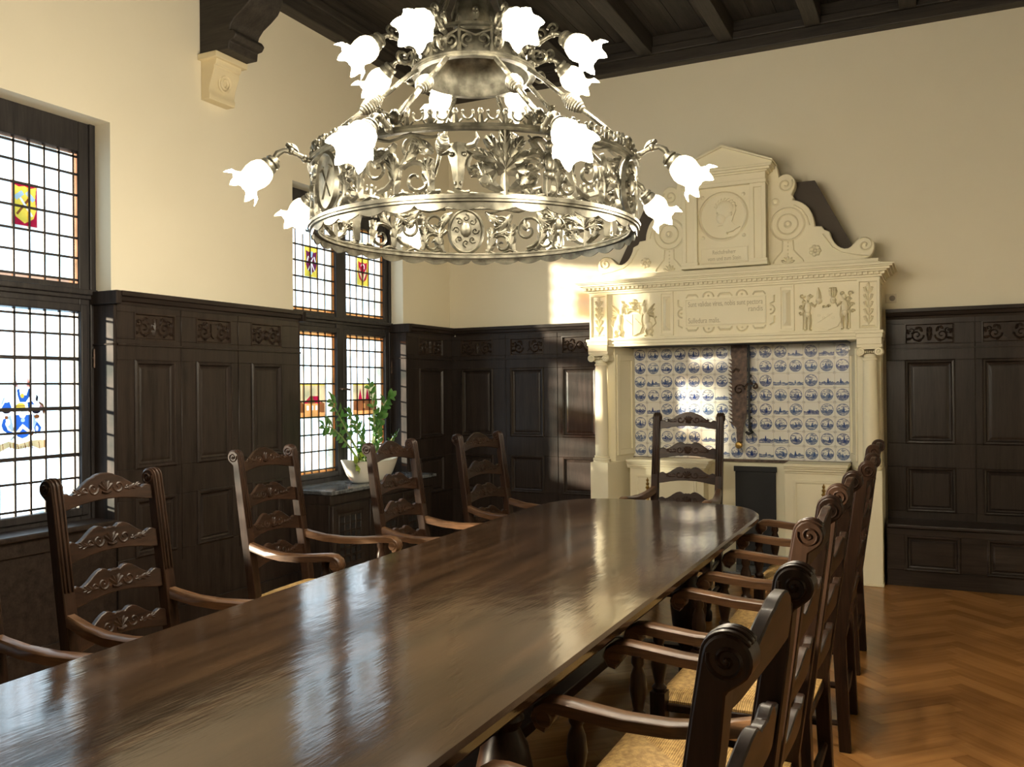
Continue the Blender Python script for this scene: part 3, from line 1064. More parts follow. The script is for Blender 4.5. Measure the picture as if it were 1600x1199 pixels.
# ------------------------------------------------------------------ fireplace
FX = -1.52
fp = empty('fireplace', (FX, 7.30, 0))
tag(fp, 'tall cream stone fireplace with scrolled gable, carved frieze, columns and blue tiled back', 'fireplace')


def mir(poly, s):
    return [(FX + s * p[0], p[1]) for p in poly]


def frelief(yf):
    """(u, v, relief) -> world point on a plane facing the room at y = yf"""
    return lambda u, v, t: (u, yf - t, v)


# pedestals, jambs and columns
for s in (-1, 1):
    lb = 'left' if s < 0 else 'right'
    b = B()
    b.prism(mir([(1.163, 7.077), (1.003, 7.077), (0.91, 7.548), (1.163, 7.548)], s), 'z', 0.0, 0.868)
    b.prism(mir([(1.168, 7.070), (0.998, 7.070), (0.905, 7.548), (1.168, 7.548)], s), 'z', 0.0, 0.02)
    b.build('pedestal', M['cream'], fp, world=True, bevel=0.003)
    b = B()
    b.prism(mir([(1.155, 7.235), (0.985, 7.235), (0.91, 7.548), (1.155, 7.548)], s), 'z', 0.868, 1.86)
    # moulded frame on the splayed inner face
    p0, p1 = Vector((FX + s * 0.985, 7.235, 0)), Vector((FX + s * 0.91, 7.548, 0))
    d = (p1 - p0)
    nrm = Vector((-d.y, d.x, 0)).normalized() * (1 if s < 0 else -1)
    if nrm.x * s > 0:
        nrm = -nrm
    for (a0, a1, z0, z1) in ((0.06, 0.20, 0.92, 1.80), (0.80, 0.94, 0.92, 1.80), (0.20, 0.80, 0.92, 0.97), (0.20, 0.80, 1.75, 1.80)):
        q = [p0 + d * a0, p0 + d * a1, p0 + d * a1 + nrm * 0.014, p0 + d * a0 + nrm * 0.014]
        b.prism([(v.x, v.y) for v in q], 'z', z0, z1)
    b.build('jamb', M['cream'], fp, world=True, bevel=0.002)
    cx, cy = FX + s * 1.083, 7.150
    b = B()
    b.lathe([(0.055, 0.925), (0.058, 1.15), (0.055, 1.4), (0.049, 1.70), (0.055, 1.705), (0.055, 1.718), (0.047, 1.722), (0.047, 1.75)], Matrix.Translation((cx, cy, 0)), 24)
    col = b.build('column', M['cream'], fp, world=True)
    b = B()
    b.lathe([(0.074, 0.868), (0.074, 0.885), (0.078, 0.892), (0.074, 0.902), (0.062, 0.906), (0.062, 0.914), (0.066, 0.919), (0.056, 0.926)], Matrix.Translation((cx, cy, 0)), 24)
    b.build('column_base', M['cream'], col, world=True)
    b = B()
    b.box(cx - 0.088, cx + 0.088, cy - 0.075, cy + 0.075, 1.800, 1.822)
    b.box(cx - 0.078, cx + 0.078, cy - 0.066, cy + 0.066, 1.785, 1.800)
    for q in (-1, 1):
        b.lathe([(0.0, -0.07), (0.030, -0.07), (0.033, -0.064), (0.026, -0.04), (0.022, 0), (0.026, 0.04), (0.033, 0.064), (0.030, 0.07), (0, 0.07)],
                Matrix.Translation((cx + q * 0.066, cy, 1.767)) @ Matrix.Rotation(pi / 2, 4, 'X'), 16)
        b.fn = frelief(cy - 0.069)
        b.ribbon(spiral(cx + q * 0.066, 1.767, 0.028, pi / 2, -q * 1.8, 20), 0.004, 0.006)
        b.fn = None
    for q in range(5):
        b.blob((cx - 0.028 + 0.014 * q, cy - 0.055, 1.765), (0.006, 0.012, 0.012), 6, 4)
    b.build('capital', M['cream'], col, world=True)
    b = B()
    b.box(*sorted((FX + s * 0.995, FX + s * 1.170)), 7.065, 7.30, 1.822, 1.872)
    b.box(*sorted((FX + s * 0.990, FX + s * 1.177)), 7.058, 7.30, 1.872, 1.905)
    b.box(*sorted((FX + s * 0.985, FX + s * 1.184)), 7.050, 7.30, 1.905, 1.928)
    b.build('impost', M['cream'], fp, world=True, bevel=0.003)

# lintel, frieze and cornice
b = B()
b.box(FX - 1.165, FX + 1.165, 7.095, 7.548, 1.862, 1.885)
b.box(FX - 1.170, FX + 1.170, 7.085, 7.548, 1.885, 1.912)
b.box(FX - 1.176, FX + 1.176, 7.072, 7.548, 1.912, 1.930)
b.build('lintel', M['cream'], fp, world=True, bevel=0.003)
b = B()
b.box(FX - 1.150, FX + 1.150, 7.112, 7.548, 1.930, 2.315)
b.build('frieze', M['cream'], fp, world=True)
b = B()
for (z0, z1, pr_) in ((2.312, 2.330, 0.012), (2.330, 2.345, 0.026), (2.345, 2.368, 0.036), (2.368, 2.380, 0.062), (2.380, 2.398, 0.082), (2.398, 2.408, 0.100), (2.408, 2.424, 0.114)):
    b.box(FX - 1.150 - pr_, FX + 1.150 + pr_, 7.100 - pr_, 7.548, z0, z1)
nd = 62
for i in range(nd):
    x = FX - 1.185 + 2.37 * i / (nd - 1)
    b.box(x - 0.0115, x + 0.0115, 7.046, 7.066, 2.347, 2.367)
b.build('cornice', M['cream'], fp, world=True, bevel=0.002, seg=1)

# end pilasters with leaf carving, pilasters with long faceted bosses
for s in (-1, 1):
    x0, x1 = sorted((FX + s * 1.000, FX + s * 1.158))
    b = B()
    nested(b, x0, x1, 1.930, 2.312, [(0, -7.15), (0, -7.080), (0.014, -7.080), (0.020, -7.095)])
    b.v = [(v[0], v[1], v[2]) for v in b.v]
    b.fn = frelief(7.094)
    c = (x0 + x1) / 2
    b.ribbon([(c, 1.955), (c + 0.004, 2.08), (c - 0.003, 2.20), (c, 2.285)], [0.006, 0.006, 0.005, 0.003], 0.012)
    for i in range(5):
        for q in (-1, 1):
            leaf2(b, c, 1.985 + 0.055 * i, pi / 2 - q * 0.75, 0.062, 0.011, 0.013, q * 0.7, 2)
    leaf2(b, c, 2.235, pi / 2, 0.055, 0.014, 0.013, 0, 2)
    b.ribbon([(c - 0.045, 1.962), (c + 0.045, 1.962)], 0.008, 0.010)
    b.fn = None
    b.build('leaf_pilaster', M['cream'], fp, world=True, smooth=30)
    x0, x1 = sorted((FX + s * 0.425, FX + s * 0.540))
    b = B()
    nested(b, x0, x1, 1.945, 2.305, [(0, -7.13), (0, -7.096), (0.014, -7.096), (0.016, -7.106), (0.024, -7.106)])
    c = (x0 + x1) / 2
    w_ = 0.030
    b.add([(c - w_, 7.106, 1.985), (c + w_, 7.106, 1.985), (c + w_, 7.106, 2.268), (c - w_, 7.106, 2.268), (c, 7.078, 2.02), (c, 7.078, 2.233)],
          [(0, 1, 4), (1, 2, 5, 4), (2, 3, 5), (3, 0, 4, 5)])
    b.build('faceted_pilaster', M['cream'], fp, world=True, smooth=0)

# inscription panel with strapwork
b = B()
nested(b, FX - 0.325, FX + 0.325, 2.010, 2.235, [(0, -7.125), (0, -7.100), (0.006, -7.098), (0.010, -7.102)])
b.fn = frelief(7.112)
for zz, sg in ((2.268, 1), (1.978, -1)):
    for (u, kd) in ((-0.27, 0), (-0.135, 1), (0.0, 2), (0.135, 1), (0.27, 0)):
        if kd == 1:
            b.ribbon([(FX + u + 0.042 * cos(a), zz - sg * 0.022 + sg * 0.042 * sin(a)) for a in [pi * i / 9 for i in range(10)]], 0.008, 0.014)
            b.ribbon(circle(FX + u, zz - sg * 0.010, 0.006, n=6), 0.004, 0.010, True)
        else:
            w_ = 0.042 if kd == 2 else 0.034
            b.ribbon([(FX + u - w_, zz), (FX + u + w_, zz)], 0.010, 0.014)
            b.ribbon([(FX + u + w_, zz), (FX + u + w_ + 0.016, zz - sg * 0.022)], 0.007, 0.012)
            b.ribbon([(FX + u - w_, zz), (FX + u - w_ - 0.016, zz - sg * 0.022)], 0.007, 0.012)
for s in (-1, 1):
    for (v, kd) in ((2.205, 0), (2.122, 1), (2.04, 0)):
        u = FX + s * 0.352
        if kd:
            b.ribbon([(u + s * 0.036 * cos(a), v + 0.036 * sin(a)) for a in [-pi / 2 + pi * i / 9 for i in range(10)]], 0.008, 0.014)
            b.ribbon(circle(u + s * 0.008, v, 0.006, n=6), 0.004, 0.010, True)
        else:
            b.ribbon([(u, v - 0.040), (u + s * 0.032, v - 0.022), (u + s * 0.034, v + 0.030)], 0.008, 0.014)
b.fn = None
ins = b.build('inscription_panel', M['cream'], fp, world=True, smooth=30)
for (s_, x, z, wd_, al) in (('Sunt validae vires, nobis sunt pectora', FX - 0.300, 2.170, 0.600, 'LEFT'), ('randis', FX + 0.300, 2.115, 0.112, 'RIGHT'), ('Sulledura malis.', FX - 0.300, 2.035, 0.262, 'LEFT')):
    o = text_mesh('lettering', s_, M['cream_dark'], fp, x, 7.1015, z, 0.062, wd_, al, 0.0012)
    o.parent = ins

# heraldic reliefs
b = B(frelief(7.112))
cx = FX - 0.775
b.prism(shield(cx, 2.045, 0.085, 0.098), 'z', 0.0, 0.022)
b.ribbon([(cx, 1.95), (cx, 2.13)], 0.004, 0.026)
for s in (-1, 1):
    # griffin: body, haunch, neck, head, wing, legs, tail
    b.blob((cx + s * 0.118, 2.090, 0), (0.032, 0.070, 0.034))
    b.blob((cx + s * 0.135, 2.030, 0), (0.038, 0.045, 0.030))
    b.blob((cx + s * 0.098, 2.165, 0), (0.022, 0.048, 0.030))
    b.blob((cx + s * 0.088, 2.210, 0), (0.028, 0.022, 0.030))
    b.ribbon([(cx + s * 0.066, 2.208), (cx + s * 0.046, 2.198)], [0.010, 0.003], 0.020)
    b.ribbon([(cx + s * 0.092, 2.225), (cx + s * 0.100, 2.252)], [0.009, 0.002], 0.02)
    for q in range(4):
        b.ribbon([(cx + s * 0.118, 2.13), (cx + s * (0.160 + 0.006 * q), 2.185 - 0.024 * q), (cx + s * (0.190 - 0.004 * q), 2.215 - 0.040 * q)], [0.014, 0.012, 0.003], 0.024)
    b.ribbon([(cx + s * 0.130, 2.02), (cx + s * 0.108, 1.99), (cx + s * 0.120, 1.955), (cx + s * 0.100, 1.945)], [0.022, 0.015, 0.010, 0.008], 0.026)
    b.ribbon([(cx + s * 0.148, 2.01), (cx + s * 0.165, 1.985), (cx + s * 0.152, 1.955), (cx + s * 0.170, 1.945)], [0.020, 0.014, 0.010, 0.008], 0.022)
    b.ribbon([(cx + s * 0.100, 2.13), (cx + s * 0.070, 2.125), (cx + s * 0.060, 2.14)], [0.014, 0.010, 0.006], 0.026)
    b.ribbon([(cx + s * 0.165, 2.02), (cx + s * 0.195, 2.05), (cx + s * 0.185, 2.09), (cx + s * 0.200, 2.11)], [0.007, 0.007, 0.006, 0.010], 0.016)
    leaf2(b, cx + s * 0.045, 2.145, pi / 2 - s * 0.5, 0.05, 0.012, 0.014, s * 0.6, 2)
for q in range(5):
    b.ribbon([(cx, 2.185), (cx + (q - 2) * 0.018, 2.235)], [0.006, 0.010], 0.026)
b.ribbon([(cx - 0.042, 2.180), (cx + 0.042, 2.180)], 0.010, 0.028)
b.blob((cx, 2.250, 0), (0.030, 0.016, 0.024))
b.blob((cx, 2.205, 0), (0.034, 0.025, 0.026))
b.ribbon([(cx - 0.05, 2.145), (cx - 0.02, 2.165), (cx + 0.02, 2.160), (cx + 0.05, 2.150)], 0.010, 0.02)
for q in range(5):
    b.ribbon([(cx - 0.055 + 0.012 * q, 2.09 - 0.01 * q), (cx - 0.045 + 0.012 * q, 2.075 - 0.01 * q)], 0.005, 0.026)
    b.ribbon([(cx + 0.025 + 0.011 * q, 2.10 - 0.012 * q), (cx + 0.030 + 0.011 * q, 2.085 - 0.012 * q)], 0.005, 0.026)
o = b.build('coat_of_arms', M['cream'], fp, world=True, smooth=60)
o['label'] = 'carved shield held by two griffins under a crown'
b = B(frelief(7.112))
cx = FX + 0.775
b.prism(shield(cx + 0.010, 2.030, 0.098, 0.090), 'z', 0.0, 0.020)
b.ribbon([(cx - 0.06, 2.0), (cx + 0.05, 2.07)], 0.006, 0.023)
for q in range(4):
    b.ribbon(circle(cx - 0.05 + 0.034 * q, 2.055 - 0.02 * (q % 2), 0.010, n=7), 0.003, 0.023, True)
for s in (-1, 1):
    mx = cx + s * 0.135
    b.blob((mx, 2.120, 0), (0.026, 0.052, 0.030))
    b.blob((mx, 2.070, 0), (0.024, 0.030, 0.026))
    b.blob((mx - s * 0.004, 2.195, 0), (0.017, 0.024, 0.024))
    b.ribbon([(mx, 2.165), (mx - s * 0.002, 2.18)], 0.010, 0.022)
    b.ribbon([(mx - 0.012, 2.065), (mx - 0.016, 2.01), (mx - 0.012, 1.950)], [0.015, 0.012, 0.008], 0.024)
    b.ribbon([(mx + 0.012, 2.065), (mx + 0.018, 2.01), (mx + 0.013, 1.950)], [0.015, 0.012, 0.008], 0.024)
    b.ribbon([(mx - 0.012, 1.950), (mx - 0.028, 1.944)], [0.007, 0.005], 0.02)
    b.ribbon([(mx + 0.013, 1.950), (mx + 0.030, 1.944)], [0.007, 0.005], 0.02)
    b.ribbon([(mx - s * 0.022, 2.155), (mx - s * 0.055, 2.125), (mx - s * 0.062, 2.150)], [0.012, 0.009, 0.006], 0.024)
    b.ribbon([(mx + s * 0.022, 2.155), (mx + s * 0.040, 2.115), (mx + s * 0.020, 2.085)], [0.012, 0.009, 0.006], 0.022)
    b.ribbon([(mx + s * 0.036, 1.95), (mx + s * 0.034, 2.20)], 0.006, 0.012)
    # helm with crest and mantling
    hx = cx + s * 0.052
    b.blob((hx, 2.170, 0), (0.025, 0.028, 0.032))
    for q in range(3):
        b.ribbon([(hx - 0.014 + 0.014 * q, 2.160), (hx - 0.014 + 0.014 * q, 2.176)], 0.003, 0.036)
    if s < 0:
        b.ribbon([(hx, 2.19), (hx, 2.235), (hx - 0.004, 2.272)], [0.024, 0.015, 0.006], 0.026)
    else:
        for q in (-1, 0, 1):
            leaf2(b, hx + 0.008 * q, 2.195, pi / 2 - q * 0.4, 0.075, 0.014, 0.022, q * 0.8, 2)
    for (dx, dz, r_) in ((0.16, 0.19, 0.024), (0.185, 0.15, 0.020), (0.175, 0.235, 0.022), (0.19, 0.10, 0.017), (0.115, 0.235, 0.018), (0.015, 0.145, 0.015)):
        b.ribbon(spiral(cx + s * dx, 1.98 + dz, r_, 0, s * 1.1, 10), taper(10, 0.008, 0.004), 0.018)
o = b.build('coat_of_arms', M['cream'], fp, world=True, smooth=60)
o['label'] = 'carved shield with two standing figures and two crested helms'

# overmantel: plinth, scrolled gable, central aedicule
b = B()
b.box(FX - 1.165, FX + 1.165, 7.120, 7.40, 2.424, 2.450)
b.box(FX - 1.150, FX + 1.150, 7.135, 7.40, 2.450, 2.478)
b.build('plinth', M['cream'], fp, world=True, bevel=0.004)
half = [(0.0, 3.212), (0.345, 3.212), (0.379, 3.259), (0.408, 3.282), (0.418, 3.229), (0.424, 3.181), (0.440, 3.194), (0.461, 3.203), (0.482, 3.205), (0.502, 3.200), (0.525, 3.186), (0.541, 3.165),
        (0.550, 3.140), (0.552, 3.112), (0.545, 3.082), (0.533, 3.063), (0.521, 3.034), (0.540, 3.012), (0.529, 2.990), (0.552, 2.986), (0.573, 2.979), (0.602, 2.964), (0.629, 2.943), (0.652, 2.918), (0.669, 2.888),
        (0.682, 2.855), (0.692, 2.819), (0.698, 2.768), (0.755, 2.763), (0.760, 2.745), (0.772, 2.732), (0.785, 2.728), (0.810, 2.716), (0.817, 2.685), (0.829, 2.656), (0.845, 2.628), (0.864, 2.604), (0.890, 2.585),
        (0.918, 2.574), (0.945, 2.576), (0.965, 2.586), (0.985, 2.606), (1.011, 2.633), (1.033, 2.648), (1.057, 2.655), (1.085, 2.652), (1.110, 2.637), (1.130, 2.612), (1.137, 2.582), (1.134, 2.555), (1.124, 2.526), (1.107, 2.505), (1.086, 2.490), (1.040, 2.478), (0.0, 2.478)]
poly = [(FX + 0.985 * x, z) for x, z in half[:-1]] + [(FX - 0.985 * x, z) for x, z in half[1:-1][::-1]]
b = B()
b.prism(poly, 'y', 7.200, 7.300)
gb = b.build('scrolled_gable', M['cream'], fp, world=True, bevel=0.006)
for s in (-1, 1):
    b = B(frelief(7.200))
    X = lambda u: FX + s * u * 0.985
    for r_, w_ in ((0.128, 0.010), (0.078, 0.008)):
        b.ribbon(circle(X(0.490), 2.800, r_, n=32), w_, 0.012, True)
    b.ribbon(circle(X(0.490), 2.800, 0.020, n=12), 0.012, 0.012, True)
    b.ribbon([(X(0.45), 2.672), (X(0.447), 2.59), (X(0.385), 2.520), (X(0.375), 2.495)], 0.007, 0.010)
    b.ribbon([(X(0.53), 2.672), (X(0.535), 2.59), (X(0.60), 2.520), (X(0.61), 2.495)], 0.007, 0.010)
    for q in range(4):
        b.blob((X(0.490), 2.655 - 0.030 * q, 0), (0.006, 0.008, 0.008), 6, 4)
    for q in range(5):
        a = 0.35 + 0.6 * q
        leaf2(b, X(0.490), 2.492, a, 0.055, 0.012, 0.010, 0, 1)
    for q in range(7):
        a = 2 * pi * q / 7
        b.blob((X(0.700) + 0.030 * cos(a), 2.575 + 0.030 * sin(a), 0), (0.018, 0.018, 0.013), 8, 4)
    b.blob((X(0.700), 2.575, 0), (0.014, 0.014, 0.016), 8, 4)
    b.ribbon([(X(u), v) for u, v in spiral(0.475, 3.118, 0.062, 0.6, -1.5, 26)], 0.008, 0.012)
    b.ribbon([(X(u), v) for u, v in spiral(1.068, 2.590, 0.058, pi * 0.7, -1.5, 26)], 0.008, 0.012)
    b.ribbon(circle(X(0.395), 2.985, 0.024, n=8), 0.012, 0.012, True)
    b.ribbon([(X(u), v) for u, v in ((1.10, 2.505), (1.0, 2.520), (0.90, 2.545), (0.83, 2.59), (0.785, 2.66), (0.76, 2.70))], 0.006, 0.009)
    b.ribbon([(X(u), v) for u, v in ((0.66, 2.78), (0.64, 2.85), (0.60, 2.91), (0.54, 2.95))], 0.006, 0.009)
    b.build('gable_carving', M['cream'], gb, world=True, smooth=60)

b = B()
aw = 0.335
b.box(FX - aw, FX + aw, 7.110, 7.298, 2.478, 3.150)
b.box(FX - aw - 0.012, FX + aw + 0.012, 7.060, 7.2, 2.478, 2.505)
for s in (-1, 1):
    x0, x1 = sorted((FX + s * 0.212, FX + s * aw))
    nested(b, x0, x1, 2.500, 3.130, [(0, -7.15), (0, -7.070), (0.030, -7.070), (0.032, -7.085), (0.034, -7.085)])
    b.box(*sorted((FX + s * 0.205, FX + s * (aw + 0.01))), 7.062, 7.15, 2.505, 2.530)
b.box(FX - aw - 0.006, FX + aw + 0.006, 7.064, 7.298, 3.130, 3.160)
b.box(FX - aw, FX + aw, 7.072, 7.298, 3.160, 3.215)
ad = b.build('aedicule', M['cream'], fp, world=True, bevel=0.002, seg=1)
b = B()
for (z0, z1, pr_) in ((3.215, 3.230, 0.015), (3.230, 3.250, 0.035), (3.250, 3.268, 0.052)):
    b.box(FX - aw - pr_, FX + aw + pr_, 7.072 - pr_ * 0.8, 7.298, z0, z1)
hw = aw + 0.052
b.prism([(FX - hw, 3.268), (FX + hw, 3.268), (FX + hw, 3.290), (FX, 3.445), (FX - hw, 3.290)], 'y', 7.062, 7.298)
b.prism([(FX - hw - 0.01, 3.285), (FX, 3.440), (FX + hw + 0.01, 3.285), (FX + hw + 0.01, 3.300), (FX, 3.458), (FX - hw - 0.01, 3.300)], 'y', 7.030, 7.298)
b.build('pediment', M['cream'], fp, world=True, bevel=0.002, seg=1)
b = B(frelief(7.110))
mz = 2.895
b.ribbon(circle(FX - 0.008, mz, 0.190, n=40), 0.013, 0.016, True)
prof = [(0.055, -0.172), (0.030, -0.115), (0.000, -0.075), (-0.040, -0.078), (-0.062, -0.060), (-0.060, -0.038), (-0.072, -0.028), (-0.066, -0.010), (-0.090, 0.010), (-0.070, 0.040), (-0.072, 0.072), (-0.050, 0.118), (0.0, 0.145),
        (0.062, 0.135), (0.098, 0.095), (0.105, 0.040), (0.085, -0.010), (0.072, -0.050), (0.100, -0.085), (0.150, -0.105), (0.128, -0.145), (0.09, -0.168)]
b.prism([(FX - 0.008 + x, mz + z) for x, z in prof], 'z', 0.0, 0.016)
b.blob((FX + 0.01, mz + 0.055, 0.004), (0.078, 0.080, 0.026), 14, 6)
b.blob((FX - 0.022, mz - 0.018, 0.004), (0.045, 0.055, 0.024), 12, 6)
b.ribbon([(FX + 0.02, mz - 0.14), (FX + 0.075, mz - 0.128), (FX + 0.130, mz - 0.098)], [0.010, 0.016, 0.008], 0.028)
for q in range(9):
    a = 0.2 + 0.33 * q
    b.ribbon(spiral(FX + 0.012 + 0.072 * cos(a), mz + 0.055 + 0.070 * sin(a), 0.018, a, 0.8, 7), 0.005, 0.022)
b.blob((FX + 0.060, mz + 0.012, 0.010), (0.012, 0.020, 0.020), 8, 5)
b.blob((FX - 0.052, mz + 0.026, 0.010), (0.010, 0.008, 0.016), 8, 5)
for s in (-1, 1):
    for q in (-1, 1):
        b.blob((FX - 0.008 + s * 0.165, mz + q * 0.165, 0), (0.016, 0.016, 0.010), 8, 4)
o = b.build('portrait_medallion', M['cream'], ad, world=True, smooth=50)
o['label'] = 'round carved medallion with a profile head'
b = B()
nested(b, FX - 0.190, FX + 0.190, 2.515, 2.640, [(0, -7.12), (0, -7.098), (0.006, -7.096), (0.012, -7.100)])
nm_ = b.build('name_panel', M['cream'], ad, world=True)
for (s_, z, wd_) in (('Reichsfreiherr', 2.588, 0.185), ('vom und zum Stein', 2.537, 0.265)):
    o = text_mesh('lettering', s_, M['cream_dark'], fp, FX, 7.0995, z, 0.048, wd_, 'CENTER', 0.0010)
    o.parent = nm_
    o.location = -(ad.location + nm_.location)
    nm_v = o

# dark sloping smoke hood behind the gable
b = B()
z0, z1 = 2.480, 3.150
b.add([(FX - 1.02, 7.302, z0), (FX + 1.02, 7.302, z0), (FX + 1.02, 7.548, z0), (FX - 1.02, 7.548, z0),
       (FX - 0.68, 7.302, z1), (FX + 0.68, 7.302, z1), (FX + 0.68, 7.548, z1), (FX - 0.68, 7.548, z1)],
      [(0, 1, 5, 4), (1, 2, 6, 5), (2, 3, 7, 6), (3, 0, 4, 7), (4, 5, 6, 7), (3, 2, 1, 0)])
o = b.build('smoke_hood', M['hood'], fp, world=True, smooth=0)
o['label'] = 'dark brown sloping hood behind the gable'

# tiled back, one island per tile
b = B()
tx0, tx1, tz0, tz1 = FX - 0.912, FX + 0.912, 0.893, 1.860
nc, nr, g_ = 15, 8, 0.0012
pw, ph = (tx1 - tx0) / nc, (tz1 - tz0) / nr
for i in range(nc):
    for j in range(nr):
        x, z = tx0 + i * pw, tz0 + j * ph
        yy = 7.530 + random.uniform(-0.0006, 0.0006)
        tl_ = random.uniform(-0.0006, 0.0006)
        b.add([(x + g_, yy, z + g_), (x + pw - g_, yy + tl_, z + g_), (x + pw - g_, yy + tl_, z + ph - g_), (x + g_, yy, z + ph - g_)], [(0, 1, 2, 3)], [[(0, 0), (1, 0), (1, 1), (0, 1)]])
o = b.build('tile_panel', M['tiles'], fp, world=True, smooth=0)
o['label'] = 'blue and white painted tiles'
b = B()
b.box(FX - 0.93, FX + 0.93, 7.533, 7.548, 0.0, 1.862)
b.build('back_slab', M['cream_dark'], fp, world=True, smooth=0)
b = B()
b.box(FX - 0.93, FX + 0.93, 7.515, 7.533, 0.872, 0.892)
b.build('tile_edging', M['iron'], fp, world=True, smooth=0)

# low cheeks left and right of the hearth with moulded tops
for s, (x0, x1) in ((-1, (-2.425, -1.720)), (1, (-1.105, -0.612))):
    b = B()
    b.box(x0 + (0.03 if s < 0 else 0.01), x1 - 0.03, 7.285, 7.514, 0.0, 0.812)
    nested(b, x0 + 0.09, x1 - 0.10, 0.10, 0.745, [(-0.01, -7.29), (-0.01, -7.276), (0.008, -7.276), (0.014, -7.284), (0.02, -7.283)])
    for (z0, z1, pr_) in ((0.812, 0.830, 0.012), (0.830, 0.850, 0.028), (0.850, 0.866, 0.042), (0.866, 0.890, 0.055)):
        b.box(x0 + 0.01, x1 - 0.03 + pr_ * (1 if s < 0 else 0.6), 7.285 - pr_, 7.514, z0, z1)
    b.build('hearth_cheek', M['cream'], fp, world=True, bevel=0.003)
b = B()
b.box(-1.748, -1.097, 7.44, 7.514, 0.0, 0.868)
b.build('hearth_back', M['cream'], fp, world=True)
b = B()
b.box(-1.515, -1.185, 7.415, 7.438, 0.02, 0.835)
b.box(-1.525, -1.175, 7.405, 7.416, 0.80, 0.845)
o = b.build('fireback', M['dull_black'], fp, world=True, bevel=0.004)
o['label'] = 'black iron fireback plate'
b = B()
b.box(FX - 0.90, FX + 0.90, 7.10, 7.52, 0.0, 0.018)
b.build('hearth_stone', M['marble'], fp, world=True, bevel=0.004)
b = B()
b.box(FX - 0.92, FX + 0.92, 7.13, 7.53, 1.8615, 1.8625)
b.build('hood_underside', M['dull_black'], fp, world=True, smooth=0)  # thin plain black sheet along the underside of the hood

# ------------------------------------------------------------------ trammel, cable, fire dogs
t_ = empty('pot_trammel', (-1.455, 7.42, 1.03))
tag(t_, 'rusty iron saw-toothed pot trammel hanging against the tiles', 'pot hanger')
b = B()
teeth = []
for i in range(17):
    z = 1.74 - 0.033 * i
    teeth += [(-0.078, z), (-0.112, z + 0.010), (-0.080, z - 0.020)]
poly = [(-0.085, 1.86), (-0.085, 1.765)] + teeth + [(-0.045, 1.165), (-0.040, 1.03), (0.0, 1.03), (0.012, 1.165), (0.040, 1.28), (0.050, 1.86)]
poly = [(-1.455 + x, z) for x, z in poly]
b.prism(poly, 'y', 7.415, 7.425)
b.build('saw_blade', M['iron'], t_, world=True, smooth=0)
b = B()
b.box(-1.400, -1.386, 7.405, 7.430, 1.14, 1.86)
for i in range(9):
    b.blob((-1.383, 7.42, 1.20 + 0.05 * i), (0.014, 0.010, 0.014), 6, 4)
b.tube([(-1.39, 7.42, 1.18), (-1.375, 7.42, 1.13), (-1.40, 7.42, 1.115), (-1.425, 7.42, 1.13)], [0.020, 0.022, 0.016, 0.010], 8)
b.build('guide_bar', M['dull_black'], t_, world=True)
b = B(frelief(7.412))
b.ribbon(spiral(-1.475, 1.485, 0.050, 0, 1.4, 18), 0.008, 0.010)
b.ribbon([(-1.43, 1.50), (-1.40, 1.535), (-1.36, 1.535)], 0.010, 0.010)
b.ribbon(spiral(-1.345, 1.51, 0.026, pi / 2, -1.0, 10), 0.009, 0.010)
b.ribbon([(-1.53, 1.63), (-1.50, 1.66), (-1.47, 1.64)], 0.012, 0.01)
b.build('scroll_catch', M['iron'], t_, world=True)
b = B()
b.lathe([(0, -0.020), (0.022, -0.020), (0.030, -0.008), (0.030, 0.008), (0.022, 0.016), (0, 0.018)], Matrix.Translation((-1.478, 7.40, 1.020)) @ Matrix.Rotation(pi / 2, 4, 'X'), 16)
o = b.build('hook_knob', M['brass'], t_, world=True)
b = B()
b.tube([(-1.525, 7.43, 1.18), (-1.520, 7.43, 1.175), (-1.512, 7.43, 1.15), (-1.506, 7.43, 1.08), (-1.500, 7.43, 1.045)], 0.005)
o = b.build('cable', M['cable'], None, origin=(-1.51, 7.43, 1.05))
tag(o, 'thin white cable beside the lower end of the iron trammel', 'cable')


def fire_dog(x, y, label):
    t = empty('fire_dog', (x, y, 0.018))
    tag(t, label, 'andiron', 'brass fire dogs')
    b = B()
    b.lathe([(0.0, 0.50), (0.012, 0.50), (0.012, 0.54), (0.018, 0.555), (0.012, 0.57), (0.010, 0.60), (0.040, 0.608), (0.044, 0.616), (0.036, 0.624), (0.012, 0.634), (0.022, 0.645), (0.012, 0.658), (0.010, 0.668), (0.020, 0.680), (0.010, 0.692),
             (0.009, 0.702), (0.016, 0.712), (0.008, 0.722), (0.007, 0.732), (0.013, 0.741), (0.006, 0.752), (0.0, 0.768)], None, 14)
    b.build('finial', M['brass'], t)
    b = B()
    b.tube([(0, 0, 0.12), (0, 0, 0.50)], 0.012, 8)
    b.tube([(-0.10, 0, 0.0), (-0.06, 0, 0.10), (0, 0, 0.14), (0.06, 0, 0.10), (0.10, 0, 0.0)], 0.012, 8)
    b.tube([(0, 0, 0.12), (0, 0.14, 0.12), (0, 0.15, 0.0)], 0.011, 8)
    b.build('iron_stand', M['iron'], t)
    return t


fire_dog(-2.150, 7.00, 'brass finialed fire dog on the left, beside the tall chair at the table end')
fire_dog(-0.765, 7.00, 'brass finialed fire dog on the right, behind the row of armchairs')
for o_ in bpy.data.objects:
    if o_.name.startswith('fire_dog'):
        o_.location.z = 0.0

